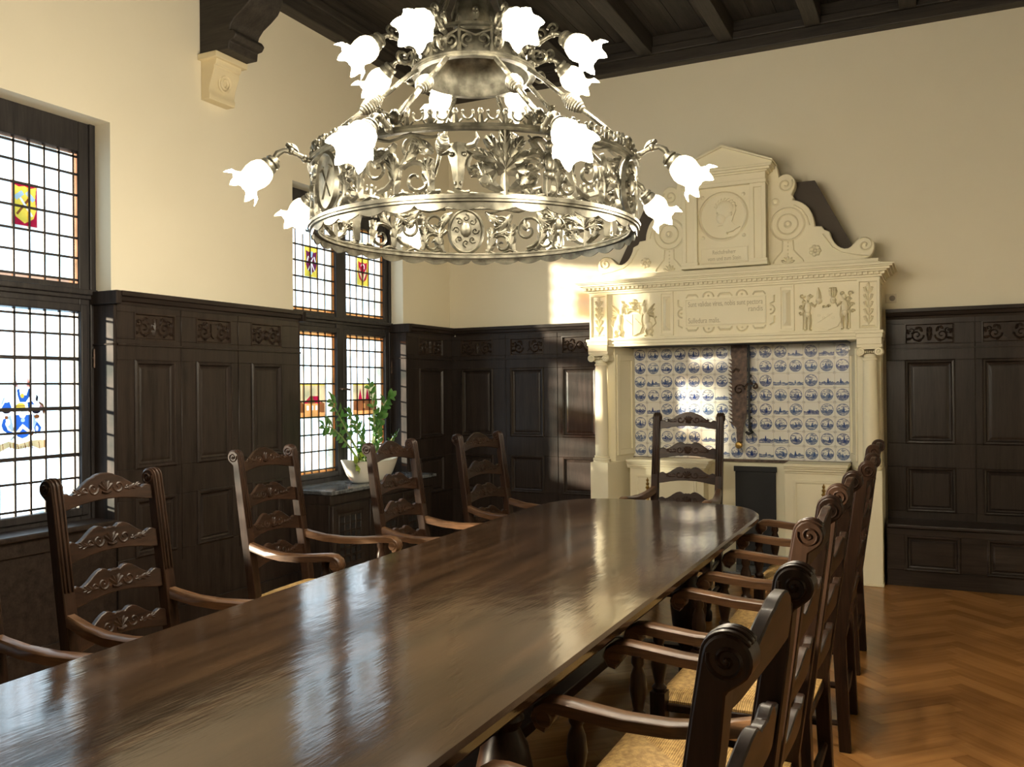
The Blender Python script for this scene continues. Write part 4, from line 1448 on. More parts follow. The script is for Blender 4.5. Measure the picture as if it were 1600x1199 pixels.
# ------------------------------------------------------------------ conference table
def table_outline(inset=0.0):
    """long top, slightly narrower towards the camera, bowed rounded far and near ends"""
    y0, y1 = -1.10, 5.50
    pts = []
    ycs = 4.86
    n = 26
    for i in range(n + 1):
        a = -pi / 2 * 0 + pi * i / n
        c, s = cos(a), sin(a)
        e = 0.50
        cc = (abs(c) ** e) * (1 if c >= 0 else -1)
        ss = abs(s) ** 0.80
        hw = 0.685
        pts.append((-1.58 + cc * (hw - inset), ycs + ss * (y1 - ycs - inset)))
    right_, left_ = pts[0], pts[-1]
    out = pts[:]
    out += [(-2.205 + inset, 3.0), (-2.140 + inset, 1.2), (-2.08 + inset, -0.4), (-1.98 + inset, -0.95), (-1.80, y0 + inset), (-1.25, y0 + inset), (-1.02 - inset, -0.95), (-0.90 - inset, -0.4), (-0.888 - inset, 1.5), (-0.890 - inset, 3.0)]
    return out


tb = empty('conference_table', (-1.55, 2.3, 0))
tag(tb, 'long polished dark oak conference table with rounded end', 'table')
b = B()
ol = [table_outline(i_) for i_ in (0.040, 0.012, 0.0, 0.0, 0.014, 0.020, 0.034, 0.05)]
zs = [0.780, 0.780, 0.772, 0.752, 0.738, 0.730, 0.722, 0.716]
n = len(ol[0])
v = [(p[0], p[1], z) for o_, z in zip(ol, zs) for p in o_]
f = [list(range(n)), list(range(7 * n, 8 * n))[::-1]]
for i in range(7):
    for j in range(n):
        f.append((i * n + j, (i + 1) * n + j, (i + 1) * n + (j + 1) % n, i * n + (j + 1) % n))
b.add(v, f)
b.build('table_top', M['table'], tb, world=True, smooth=28)
b = B()
oa, oi = table_outline(0.17), table_outline(0.20)
n = len(oa)
v = [(p[0], p[1], z) for z in (0.640, 0.717) for o_ in (oa, oi) for p in o_]
f = []
for j in range(n):
    k2 = (j + 1) % n
    f += [(j, k2, 2 * n + k2, 2 * n + j), (n + j, 3 * n + j, 3 * n + k2, n + k2), (j, n + j, n + k2, k2), (2 * n + j, 2 * n + k2, 3 * n + k2, 3 * n + j)]
b.add(v, f)
b.build('apron', M['chair'], tb, world=True)
for (x, y) in ((-1.98, 4.55), (-1.18, 4.55), (-1.95, 2.3), (-1.15, 2.3), (-1.88, 0.0), (-1.18, 0.0)):
    b = B()
    b.lathe([(0.055, 0.0), (0.06, 0.05), (0.045, 0.09), (0.05, 0.13), (0.085, 0.26), (0.095, 0.36), (0.07, 0.47), (0.045, 0.52), (0.06, 0.55), (0.045, 0.58), (0.05, 0.60)], Matrix.Translation((x, y, 0)), 18)
    b.box(x - 0.055, x + 0.055, y - 0.055, y + 0.055, 0.59, 0.717)
    b.build('leg', M['chair'], tb, world=True)
b = B()
for y in (4.55, 2.3, 0.0):
    b.box(-1.94, -1.15, y - 0.035, y + 0.035, 0.09, 0.15)
b.box(-1.60, -1.50, 0.0, 4.55, 0.10, 0.15)
b.build('stretcher', M['chair'], tb, world=True, bevel=0.005)


# ------------------------------------------------------------------ armchairs
def slat_outline(z_top, hgt, hw, crest):
    """half-outlines of the carved ladder-back slats: (x, z) from -hw to +hw along the top, back along the arched bottom"""
    if crest:
        top = [(0.0, 0.0), (0.020, -0.001), (0.040, -0.006), (0.052, -0.013), (0.062, -0.015), (0.078, -0.022), (0.098, -0.034), (0.120, -0.049), (0.140, -0.062), (0.158, -0.070), (0.166, -0.068), (0.178, -0.060), (0.190, -0.060), (hw, -0.066)]
    else:
        top = [(0.0, -0.012), (0.012, -0.010), (0.022, -0.014), (0.030, -0.010), (0.042, -0.002), (0.058, 0.0), (0.078, -0.006), (0.098, -0.018), (0.120, -0.034), (0.142, -0.046), (0.158, -0.051), (0.166, -0.046), (0.178, -0.040), (0.190, -0.042), (hw, -0.048)]
    bot = [(0.0, -hgt), (0.06, -hgt - 0.002), (0.12, -hgt - 0.009), (0.17, -hgt - 0.018), (hw, -hgt - 0.022)]
    pts = [(-x, z_top + z) for x, z in top[:0:-1]] + [(x, z_top + z) for x, z in top]
    pts += [(x, z_top + z) for x, z in bot[::-1]] + [(-x, z_top + z) for x, z in bot[1:]]
    return pts


def back_y(z):
    return 0.250 + (0.108 * ((z - 0.46) / 0.72) if z > 0.46 else 0.020 * (0.46 - z) / 0.46)


def make_chair(zs=1.0, loc=(0, 0, 0)):
    c = empty('armchair', loc)
    hw = 0.205
    # back posts with the rear legs and the scrolled tops
    for s in (-1, 1):
        x0, x1 = sorted((s * hw, s * (hw + 0.050)))
        zc, yc, r = 1.168 * zs, back_y(1.168) + 0.012, 0.033
        prof = [(back_y(0) - 0.024, 0.0), (back_y(0) + 0.022, 0.0), (back_y(0.3) + 0.024, 0.3 * zs), (back_y(0.46) + 0.026, 0.46 * zs), (back_y(0.8) + 0.024, 0.8 * zs), (back_y(1.05) + 0.020, 1.05 * zs), (back_y(1.12) + 0.017, 1.125 * zs)]
        prof += [(yc + r * cos(a), zc + r * sin(a)) for a in [-0.95 + (pi + 0.75) * i / 14 for i in range(15)]]
        prof += [(back_y(1.08) - 0.022, 1.09 * zs), (back_y(0.8) - 0.024, 0.8 * zs), (back_y(0.46) - 0.026, 0.46 * zs)]
        b = B()
        b.prism(prof, 'x', x0, x1)
        # three reeds on the front face running over the scroll
        fr = [(back_y(0.80) - 0.025, 0.80 * zs), (back_y(1.0) - 0.0235, 1.0 * zs), (back_y(1.09) - 0.0225, 1.09 * zs)]
        fr += [(yc + (r + 0.0005) * cos(a), zc + (r + 0.0005) * sin(a)) for a in [pi - 0.15 - 2.4 * i / 10 for i in range(11)]]
        for q in (-1, 0, 1):
            xx = (x0 + x1) / 2 + q * 0.0155
            b.tube([(xx, y, z) for y, z in fr], 0.0062 if q else 0.0075, 5)
        post = b.build('back_post', M['chair'], c, bevel=0.003, seg=1)
        for sd in (-1, 1):
            xe = x1 if sd > 0 else x0
            b = B((lambda xe, sd: lambda u, v_, t: (xe + sd * t, u, v_))(xe, sd))
            b.ribbon(spiral(yc, zc, 0.0265, pi * 0.9, 1.7, 26, 0.10), 0.0032, 0.0045)
            b.blob((yc, zc, 0), (0.005, 0.005, 0.005), 8, 4)
            b.build('scroll', M['chair'], post)
    # carved crest rail and slats, slightly dished
    for i, (zt, hg) in enumerate(((1.205, 0.100), (1.010, 0.096), (0.850, 0.096), (0.690, 0.092))):
        zt *= zs
        pl = slat_outline(zt, hg, hw, i == 0)
        b = B(lambda u, v_, t, zt=zt: (u, back_y((v_) / zs) + 0.004 + t + 0.016 * (1 - (u / hw) ** 2), v_))
        # build as strips so the dish follows the curve
        xs = sorted({round(p[0], 4) for p in pl})
        half_n = len(pl)
        tops = {}
        bots = {}

        def interp(chain, x):
            for (xa, za), (xb, zb) in zip(chain[:-1], chain[1:]):
                if min(xa, xb) - 1e-6 <= x <= max(xa, xb) + 1e-6 and abs(xb - xa) > 1e-9:
                    return za + (zb - za) * (x - xa) / (xb - xa)
            return chain[-1][1]
        it = max(range(len(pl)), key=lambda q: (pl[q][0], pl[q][1]))
        topc, botc = pl[:it + 1], pl[it + 1:] + [pl[0]]
        botc = [p for p in pl[it + 1:]]
        v, f = [], []
        for x in xs:
            zt_, zb_ = interp(topc, x), interp(botc, x)
            v += [(x, zt_, -0.011), (x, zb_, -0.011), (x, zb_, 0.011), (x, zt_, 0.011)]
        for q in range(len(xs) - 1):
            for j in range(4):
                f.append((q * 4 + j, q * 4 + (j + 1) % 4, q * 4 + 4 + (j + 1) % 4, q * 4 + 4 + j))
        f += [(0, 1, 2, 3), tuple((len(xs) - 1) * 4 + j for j in (3, 2, 1, 0))]
        b.add(v, f)
        sl = b.build('crest_rail' if i == 0 else 'back_slat', M['slat'], c, bevel=0.003, seg=1)
        b = B(lambda u, v_, t: (u, back_y(v_ / zs) + 0.004 - 0.011 + 0.016 * (1 - (u / hw) ** 2) - t, v_))
        zc_ = zt - 0.055
        for s in (-1, 1):
            b.ribbon(spiral(s * 0.058, zc_, 0.026, pi if s > 0 else 0, s * 1.2, 16), taper(16, 0.006, 0.003), 0.0026)
            leaf2(b, s * 0.085, zc_ - 0.012, 0 if s > 0 else pi, 0.070, 0.009, 0.0026, s * 0.35, 2)
            b.ribbon(spiral(s * 0.100, zc_ - 0.006, 0.014, 0, -s * 1.0, 9), taper(9, 0.004, 0.002), 0.0022)
        for q in (-2, -1, 0, 1, 2):
            leaf2(b, 0, zc_ - 0.012, pi / 2 + q * 0.45, 0.040, 0.009, 0.004, 0, 0)
        b.ribbon([(-0.020, zc_ - 0.016), (0, zc_ - 0.022), (0.020, zc_ - 0.016)], 0.006, 0.008)
        b.build('carving', M['slat'], sl)
    # arms
    for s in (-1, 1):
        path = [(0.232, 0.285, 0.716), (0.236, 0.24, 0.706), (0.250, 0.15, 0.688), (0.266, 0.04, 0.679), (0.276, -0.08, 0.682), (0.279, -0.18, 0.692), (0.279, -0.25, 0.699), (0.279, -0.285, 0.696), (0.279, -0.308, 0.682), (0.279, -0.316, 0.662), (0.279, -0.306, 0.642), (0.279, -0.288, 0.634)]
        wid = [0.020, 0.021, 0.024, 0.027, 0.029, 0.030, 0.030, 0.030, 0.030, 0.029, 0.028, 0.027]
        th = [0.020, 0.019, 0.018, 0.018, 0.018, 0.018, 0.018, 0.018, 0.017, 0.016, 0.014, 0.010]
        b = B()
        v, f = [], []
        m_ = len(path)
        for i, (x, y, z) in enumerate(path):
            a_, c_ = path[max(i - 1, 0)], path[min(i + 1, m_ - 1)]
            dy, dz = c_[1] - a_[1], (c_[2] - a_[2])
            L = sqrt(dy * dy + dz * dz)
            ny, nz = dz / L, -dy / L
            for (ux, un) in ((-1, -1), (-1, 0.6), (-0.7, 1), (0.7, 1), (1, 0.6), (1, -1)):
                v.append((s * x + ux * wid[i], y + ny * th[i] * un, (z - 0.008 + nz * th[i] * un) * zs))
        for i in range(m_ - 1):
            for j in range(6):
                f.append((i * 6 + j, i * 6 + (j + 1) % 6, i * 6 + 6 + (j + 1) % 6, i * 6 + 6 + j))
        f += [tuple(range(6)), tuple((m_ - 1) * 6 + j for j in range(6))[::-1]]
        b.add(v, f)
        b.lathe([(0.0, -0.031), (0.020, -0.031), (0.024, -0.027), (0.024, 0.027), (0.020, 0.031), (0.0, 0.031)], Matrix.Translation((s * 0.279, -0.290, 0.656 * zs)) @ Matrix.Rotation(pi / 2, 4, 'Y'), 14)
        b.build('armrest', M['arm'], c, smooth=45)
        # front leg turned up into the arm support
        b = B()
        X, Y = s * 0.262, -0.215
        b.lathe([(p[0], p[1] * zs) for p in ((0.026, 0.0), (0.030, 0.015), (0.030, 0.05), (0.018, 0.065), (0.024, 0.09), (0.030, 0.15), (0.024, 0.20), (0.018, 0.215))], Matrix.Translation((X, Y, 0)), 12)
        b.box(X - 0.026, X + 0.026, Y - 0.026, Y + 0.026, 0.215 * zs, 0.475 * zs)
        b.lathe([(p[0], p[1] * zs) for p in ((0.020, 0.474), (0.026, 0.488), (0.016, 0.500), (0.020, 0.52), (0.029, 0.565), (0.024, 0.61), (0.015, 0.635), (0.022, 0.648), (0.020, 0.672))], Matrix.Translation((X, Y, 0)), 12)
        b.build('front_leg', M['chair'], c, smooth=50)
    # seat frame, rush seat, stretchers
    b = B()
    tr = lambda y0, y1, z0, z1, w0, w1: b.add([(-w0, y0, z0), (w0, y0, z0), (w1, y1, z0), (-w1, y1, z0), (-w0, y0, z1), (w0, y0, z1), (w1, y1, z1), (-w1, y1, z1)],
                                              [(0, 3, 2, 1), (4, 5, 6, 7), (0, 1, 5, 4), (1, 2, 6, 5), (2, 3, 7, 6), (3, 0, 4, 7)])
    tr(-0.242, 0.262, 0.405 * zs, 0.432 * zs, 0.262, 0.225)
    b.build('seat_frame', M['chair'], c, bevel=0.004, seg=1)
    b = B()
    nx_, ny_ = 12, 12
    v, f = [], []
    for j in range(ny_ + 1):
        for i in range(nx_ + 1):
            u, w = -1 + 2 * i / nx_, -1 + 2 * j / ny_
            wd_ = 0.268 - 0.026 * (w + 1) / 2 - 0.022
            edge = (1 - abs(u) ** 6) * (1 - abs(w) ** 6)
            dish = -0.016 * (1 - max(abs(u), abs(w)))
            v.append((u * wd_, 0.008 + w * 0.248, (0.440 + 0.026 * edge ** 0.5 + dish) * zs))
    for j in range(ny_):
        for i in range(nx_):
            a_ = j * (nx_ + 1) + i
            f.append((a_, a_ + 1, a_ + nx_ + 2, a_ + nx_ + 1))
    base = len(v)
    ring = [i for i in range(nx_ + 1)] + [j * (nx_ + 1) + nx_ for j in range(1, ny_ + 1)] + [ny_ * (nx_ + 1) + i for i in range(nx_ - 1, -1, -1)] + [j * (nx_ + 1) for j in range(ny_ - 1, 0, -1)]
    v += [(v[i][0], v[i][1], 0.425 * zs) for i in ring]
    for q in range(len(ring)):
        q2 = (q + 1) % len(ring)
        f.append((ring[q], base + q, base + q2, ring[q2]))
    b.add(v, f)
    b.build('rush_seat', M['rush'], c, smooth=60)
    for (p0, p1) in (((-0.262, -0.215, 0.13), (0.262, -0.215, 0.13)), ((-0.230, 0.262, 0.20), (0.230, 0.262, 0.20)), ((-0.262, -0.215, 0.27), (-0.230, 0.262, 0.27)), ((0.262, -0.215, 0.27), (0.230, 0.262, 0.27)), ((-0.258, -0.20, 0.13), (-0.230, 0.262, 0.11)), ((0.258, -0.20, 0.13), (0.230, 0.262, 0.11))):
        b = B()
        p0, p1 = Vector((p0[0], p0[1], p0[2] * zs)), Vector((p1[0], p1[1], p1[2] * zs))
        b.tube([p0 + (p1 - p0) * q / 4 for q in range(5)], [0.011, 0.014, 0.017, 0.014, 0.011], 8)
        b.build('stretcher', M['chair'], c)
    return c


G_ = 'carved oak armchairs around the conference table'
ch0 = make_chair()
spots = [(-0.600, 1.390, -92.3, 'dark oak armchair nearest the camera on the right side of the table'),
         (-0.635, 2.385, -90, 'second dark oak armchair from the camera on the right side of the table'),
         (-0.640, 3.170, -91, 'middle dark oak armchair in the row right of the table'),
         (-0.620, 4.080, -89, 'fourth dark oak armchair from the camera on the right side of the table'),
         (-0.655, 5.130, -90, 'farthest dark oak armchair of the right row, nearest the fireplace pillar'),
         (-2.500, 1.600, 90, 'dark oak armchair at lower left edge, only its front arm showing beside the table'),
         (-2.520, 2.350, 91, 'dark oak armchair in front of the near window, carved back facing the camera'),
         (-2.960, 3.745, 93, 'dark oak armchair pulled back from the table, before the wainscot between the windows'),
         (-2.600, 4.430, 90, 'dark oak armchair in front of the white planter and marble-topped cabinet'),
         (-2.540, 5.370, 80, 'dark oak armchair nearest the corner, at the far left end of the table')]
for i, (x, y, a, lb) in enumerate(spots):
    o = ch0 if i == 0 else copy_tree(ch0)
    o.location = (x, y, 0)
    # local back is +y; the row on the right has its back towards +x
    o.rotation_euler = (0, 0, radians(a))
    tag(o, lb, 'armchair', G_)
hc = make_chair(1.105, (-1.597, 5.845, 0))
tag(hc, 'taller dark oak armchair at the far table end in front of the fireplace', 'armchair', G_)

# ------------------------------------------------------------------ radiator cabinet under the far window
rc = empty('radiator_cabinet', (-4.17, 5.83, 0))
tag(rc, 'dark oak radiator cabinet with lattice doors and grey marble top under the far window', 'cabinet')
b = B()
b.box(-4.474, -3.995, 5.192, 6.690, 0.735, 0.765)
b.build('marble_top', M['marble'], rc, world=True, bevel=0.006)
b = B()
b.box(-4.335, -4.03, 5.20, 6.66, 0.0, 0.66)
b.box(-4.335, -4.02, 5.20, 6.66, 0.66, 0.733)
b.box(-4.335, -4.02, 5.20, 6.66, 0.0, 0.10)
b.build('carcass', M['oak'], rc, world=True, bevel=0.004)
for q in range(3):
    y0 = 5.225 + q * 0.475
    b = B(lambda x, y, z: (-4.03 - y, x, z))
    b.fn = lambda x, y, z: (-4.03 - y - 0.03, x, z)
    nested(b, y0, y0 + 0.455, 0.11, 0.65, [(0, 0.03), (0, 0.046), (0.06, 0.046), (0.068, 0.040), (0.08, 0.040), (0.085, 0.034)])
    d_ = b.build('door', M['oak'], rc, world=True, bevel=0.002, seg=1)
    b = B()
    for i in range(5):
        yy = y0 + 0.09 + (0.275) * i / 4
        b.box(-4.030, -4.018, yy - 0.010, yy + 0.010, 0.195, 0.565)
    for i in range(7):
        zz = 0.195 + 0.37 * i / 6
        b.box(-4.030, -4.019, y0 + 0.085, y0 + 0.37, zz - 0.010, zz + 0.010)
    b.build('lattice', M['oak'], d_, world=True, bevel=0.002, seg=1)
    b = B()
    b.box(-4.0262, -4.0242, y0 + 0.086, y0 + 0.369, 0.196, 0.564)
    b.build('lattice_shade', M['dull_black'], d_, world=True, smooth=0)  # black sheet stands in for the shade behind the lattice

# ------------------------------------------------------------------ potted plant
pp = empty('potted_plant', (-4.17, 5.93, 0.766))
tag(pp, 'green glossy-leaved plant in white boat-shaped planter on the marble top', 'potted plant')
b = B()
n = 32
rings_ = [(0.205, 0.078, 0.0), (0.235, 0.092, 0.012), (0.280, 0.112, 0.06), (0.320, 0.126, 0.115), (0.352, 0.136, 0.165), (0.345, 0.128, 0.166), (0.312, 0.118, 0.115), (0.290, 0.110, 0.09)]
v, f = [], []
for (ry, rx, z) in rings_:
    for j in range(n):
        a = 2 * pi * j / n
        rise = 0.034 * abs(sin(a)) ** 2.2 * (z / 0.165) ** 2
        v.append((rx * cos(a), ry * (abs(sin(a)) ** 0.9) * (1 if sin(a) >= 0 else -1), z + rise))
for i in range(len(rings_) - 1):
    for j in range(n):
        f.append((i * n + j, i * n + (j + 1) % n, (i + 1) * n + (j + 1) % n, (i + 1) * n + j))
f.append(list(range(n))[::-1])
b.add(v, f)
b.build('planter', M['white'], pp, smooth=50)
b = B()
b.add([(0.115 * cos(2 * pi * j / 20), 0.305 * sin(2 * pi * j / 20), 0.125) for j in range(20)] + [(0, 0, 0.137)], [(j, (j + 1) % 20, 20) for j in range(20)])
b.build('soil', M['soil'], pp)


def leaf_mesh(b, base, d, nrm, ln, wd):
    d = d.normalized()
    s = d.cross(nrm).normalized()
    u = s.cross(d)
    prof = [(0.0, 0.04), (0.2, 0.62), (0.45, 1.0), (0.7, 0.78), (0.9, 0.32), (1.0, 0.02)]
    v, f = [], []
    for (t, w) in prof:
        c = base + d * (ln * t) + u * (0.10 * ln * sin(pi * t))
        v += [c + s * (wd * w) + u * (wd * w * 0.22), c, c - s * (wd * w) + u * (wd * w * 0.22)]
    for i in range(len(prof) - 1):
        f += [(i * 3, i * 3 + 1, i * 3 + 4, i * 3 + 3), (i * 3 + 1, i * 3 + 2, i * 3 + 5, i * 3 + 4)]
    b.add(v, f)


def frond(tip, base, bend, nl, ln, wd, mat='leaf'):
    base, tip = Vector(base), Vector(tip)
    ctrl = (base + tip) / 2 + Vector(bend)
    pt = lambda t: base * (1 - t) ** 2 + ctrl * (2 * t * (1 - t)) + tip * t * t
    b = B()
    N = 14
    b.tube([pt(i / N) for i in range(N + 1)], [0.011 * (1 - 0.72 * i / N) for i in range(N + 1)], 6)
    st = b.build('stem', M['stalk'], pp)
    b = B()
    for i in range(nl):
        t = 0.34 + 0.64 * i / (nl - 1)
        c = pt(t)
        d = (pt(min(1, t + 0.03)) - pt(t - 0.03)).normalized()
        side = d.cross(Vector((1, 0.2, 0.1))).normalized()
        for s in (-1, 1):
            dd = d * 0.62 + side * s * 0.95 + Vector((random.uniform(-0.45, 0.45), random.uniform(-0.15, 0.15), random.uniform(-0.15, 0.2)))
            nr = Vector((1, random.uniform(-0.6, 0.6), random.uniform(0.0, 0.9)))
            leaf_mesh(b, c, dd, nr, ln * (0.75 + 0.35 * sin(pi * (i + 1) / (nl + 1))) * random.uniform(0.85, 1.1), wd)
    leaf_mesh(b, tip, (tip - ctrl), Vector((1, 0.2, 0.4)), ln, wd)
    b.build('leaves', M[mat], st, smooth=60)


O = lambda x, y, z: (x + 4.17, y - 5.93, z - 0.766)
frond(O(-4.07, 5.20, 1.245), O(-4.16, 5.80, 0.89), (0, -0.10, 0.20), 8, 0.088, 0.019)
frond(O(-4.10, 5.33, 1.44), O(-4.15, 5.84, 0.89), (0.02, -0.16, 0.14), 8, 0.082, 0.018)
frond(O(-4.07, 5.50, 1.33), O(-4.13, 5.86, 0.89), (0.02, -0.04, 0.12), 7, 0.080, 0.017)
frond(O(-4.08, 5.79, 1.54), O(-4.17, 5.90, 0.89), (0.04, 0.09, 0.05), 8, 0.085, 0.020)
frond(O(-4.06, 6.05, 1.45), O(-4.16, 5.94, 0.89), (0.02, -0.10, 0.18), 8, 0.098, 0.025)
frond(O(-4.12, 5.68, 1.26), O(-4.18, 5.88, 0.89), (0.0, 0.03, 0.05), 6, 0.080, 0.018)
frond(O(-4.13, 5.97, 1.30), O(-4.19, 5.95, 0.89), (0.0, 0.05, 0.06), 7, 0.085, 0.019)
frond(O(-4.00, 6.03, 1.14), O(-4.15, 5.98, 0.89), (0.02, 0.03, 0.06), 5, 0.075, 0.018)
frond(O(-4.05, 5.86, 1.22), O(-4.12, 5.92, 0.89), (0.02, 0.03, 0.06), 6, 0.075, 0.017)
for i in range(9):
    yy = 5.66 + 0.035 * i + random.uniform(-0.02, 0.02)
    frond(O(-4.02 - random.uniform(0, 0.16), yy - 0.04, 1.00 + random.uniform(-0.02, 0.05)), O(-4.15, yy, 0.89), (0.02, random.uniform(-0.03, 0.03), 0.04), 4, 0.062, 0.022, 'leafy' if i in (0, 3) else 'leaf')
frond(O(-4.04, 5.555, 0.93), O(-4.12, 5.66, 0.90), (0.02, -0.02, 0.04), 3, 0.075, 0.026, 'leafy')

# ------------------------------------------------------------------ chandelier
CX, CY, CZ, CR = -1.553, 2.90, 2.10, 0.60
cd = empty('chandelier', (CX, CY, CZ))
tag(cd, 'large two-tier wrought metal ring chandelier with sixteen lit flower-shaped glass shades', 'chandelier')
A0 = radians(-90 + 28.2)          # direction from the ring's centre towards the room's entrance side


def ringwrap(R, a0, zb):
    """(arc length, height, relief) -> point on the drum"""
    return lambda u, v, t: ((R + t) * cos(a0 + u / R), (R + t) * sin(a0 + u / R), zb + v)


def annulus(b, r0, r1, z0, z1, n=96):
    b.lathe([(r0, z0), (r1, z0), (r1, z1), (r0, z1), (r0, z0)], None, n, None, False)


b = B()
annulus(b, 0.580, 0.612, -0.004, 0.004)
annulus(b, 0.596, 0.618, 0.004, 0.014)
annulus(b, 0.590, 0.608, 0.014, 0.020)
b.build('bottom_rail', M['pewter'], cd, smooth=40)
b = B()
annulus(b, 0.590, 0.612, 0.218, 0.226)
annulus(b, 0.594, 0.617, 0.226, 0.236)
b.build('top_rail', M['pewter'], cd, smooth=40)
# scalloped fringe under the bottom rail
b = B()
n = 360
v, f = [], []
for i in range(n):
    a = 2 * pi * i / n
    ph = (i % 10) / 10.0
    drop = 0.018 + 0.013 * sin(pi * ph) - (0.007 if i % 40 == 0 else 0)
    for (r, z) in ((0.597, -0.003), (0.603, -0.003), (0.605, -drop), (0.600, -drop)):
        v.append((r * cos(a), r * sin(a), z))
for i in range(n):
    k2 = (i + 1) % n
    for j in range(4):
        f.append((i * 4 + j, k2 * 4 + j, k2 * 4 + (j + 1) % 4, i * 4 + (j + 1) % 4))
b.add(v, f)
b.build('scalloped_fringe', M['pewter'], cd, smooth=40)
# cresting of C-scrolls and buds
b = B(ringwrap(CR, 0.0, 0.236))
nc = 48
st = 2 * pi * CR / nc
for i in range(nc):
    u = i * st
    b.ribbon([(u + st * 0.5 + 0.017 * cos(a), 0.022 - 0.017 * sin(a) + 0.010) for a in [-0.5 + (pi + 1.0) * q / 9 for q in range(10)]], 0.0042, 0.006)
    b.ribbon([(u, 0.0), (u, 0.030)], [0.011, 0.007], 0.007)
    b.blob((u, 0.040, 0), (0.010, 0.013, 0.010), 6, 4)
    b.blob((u + st * 0.30, 0.040, 0), (0.006, 0.006, 0.006), 5, 3)
    b.blob((u + st * 0.70, 0.040, 0), (0.006, 0.006, 0.006), 5, 3)
    b.ribbon([(u + st * 0.12, 0.0), (u + st * 0.28, 0.016)], 0.004, 0.005)
    b.ribbon([(u + st * 0.88, 0.0), (u + st * 0.72, 0.016)], 0.004, 0.005)
b.build('cresting', M['pewter'], cd, smooth=60)

# pierced drum: three repeats of scrolls, tree, skull, winged figure and medallion
period = 2 * pi * CR / 3
aM = A0 + radians(64)
filg = B()
for p in range(3):
    a0 = aM + p * 2 * pi / 3
    W = ringwrap(CR, a0, 0.0)
    # u runs to the right as seen from outside (counter-clockwise); image order leftwards is negative
    b = B(W)
    b.prism(circle(0, 0.118, 0.072, 0.092, 28), 'z', -0.003, 0.004)
    b.ribbon(circle(0, 0.118, 0.074, 0.094, 32), 0.009, 0.012, True)
    if p == 2:
        b.ribbon([(-0.030, 0.065), (0.030, 0.165)], 0.0035, 0.008)
        b.ribbon([(0.030, 0.065), (-0.030, 0.165)], 0.0035, 0.008)
        b.ribbon([(-0.045, 0.160), (-0.020, 0.172)], 0.006, 0.009)
        b.ribbon([(0.045, 0.160), (0.020, 0.172)], 0.006, 0.009)
        mlab = 'oval shield with crossed hammers'
    else:
        b.blob((0, 0.125, 0.004), (0.030, 0.040, 0.018), 10, 6)
        for q in range(8):
            a = 2 * pi * q / 8
            b.ribbon(spiral(0.042 * cos(a), 0.122 + 0.056 * sin(a), 0.018, a, 1.1, 9), 0.005, 0.012)
        b.blob((-0.012, 0.135, 0.018), (0.006, 0.005, 0.006), 6, 4)
        b.blob((0.012, 0.135, 0.018), (0.006, 0.005, 0.006), 6, 4)
        b.blob((0.0, 0.118, 0.022), (0.007, 0.014, 0.007), 6, 4)
        mlab = 'oval medallion with a mask among curls'
    o = b.build('medallion', M['pewter'], cd, smooth=50)
    o['label'] = mlab
    filg.fn = W
    R1 = 0.011

    def sc(u, v_, r, a_, t, w=0.0095):
        filg.ribbon(spiral(u, v_, r, a_, t, 24), taper(24, w, w * 0.45), 0.009)

    # scroll work fills the arc between this medallion and the next
    for (u, v_, r, a_, t) in ((0.135, 0.150, 0.058, -2.6, 1.3), (0.150, 0.060, 0.046, 2.2, -1.2), (0.265, 0.120, 0.078, -1.6, 1.5), (0.385, 0.165, 0.044, -0.4, 1.2), (0.400, 0.070, 0.060, 2.4, -1.3),
                              (0.760, 0.080, 0.056, 0.6, 1.3), (0.600, 0.105, 0.060, -1.2, 1.4), (0.795, 0.165, 0.040, 2.6, -1.1), (0.975, 0.115, 0.078, -1.5, -1.5), (1.105, 0.150, 0.056, -0.5, -1.3), (1.095, 0.058, 0.044, 0.9, 1.2), (0.880, 0.165, 0.040, 2.8, 1.1), (0.885, 0.065, 0.052, 2.4, -1.2)):
        sc(u, v_, r, a_, t)
    for (u, v_, a_, ln, cu) in ((0.100, 0.02, 1.0, 0.12, 1.1), (0.195, 0.03, 1.9, 0.11, -0.9), (0.215, 0.20, -0.9, 0.09, 0.9), (0.330, 0.03, 1.5, 0.13, 0.6), (0.345, 0.11, 0.6, 0.10, 0.8), (0.330, 0.19, -2.2, 0.09, -0.8), (0.455, 0.03, 2.0, 0.11, -0.8), (0.455, 0.15, 2.4, 0.08, 0.6),
                                (0.830, 0.02, 0.9, 0.12, 1.2), (0.930, 0.19, -2.0, 0.09, -0.8), (0.930, 0.03, 2.1, 0.12, -0.7), (1.040, 0.02, 1.2, 0.13, 0.9), (1.050, 0.19, -1.0, 0.10, 0.7), (1.160, 0.02, 2.1, 0.12, -1.0), (1.165, 0.20, -2.3, 0.09, -0.8), (0.060, 0.20, -0.6, 0.09, -0.7),
                                (0.120, 0.105, 0.3, 0.08, 0.8), (0.265, 0.12, 2.0, 0.05, 0.6), (0.975, 0.115, 1.0, 0.05, 0.6), (1.130, 0.105, 2.8, 0.08, 0.8)):
        leaf2(filg, u, v_, a_, ln, 0.020, 0.010, cu, 3)
    # tree-like palmette
    filg.ribbon([(0.680, 0.012), (0.678, 0.07), (0.682, 0.14)], [0.020, 0.012, 0.010], 0.012)
    for q in range(-3, 4):
        leaf2(filg, 0.680, 0.085 + 0.008 * (3 - abs(q)), pi / 2 + q * 0.42, 0.115, 0.020, 0.011, q * 0.25, 3)
    for s in (-1, 1):
        leaf2(filg, 0.680 + s * 0.01, 0.03, pi / 2 - s * 1.15, 0.12, 0.020, 0.011, s * 1.0, 3)
        filg.ribbon([(0.680, 0.02), (0.680 + s * 0.05, 0.012), (0.680 + s * 0.11, 0.018), (0.680 + s * 0.16, 0.035)], [0.012, 0.010, 0.008, 0.005], 0.009)
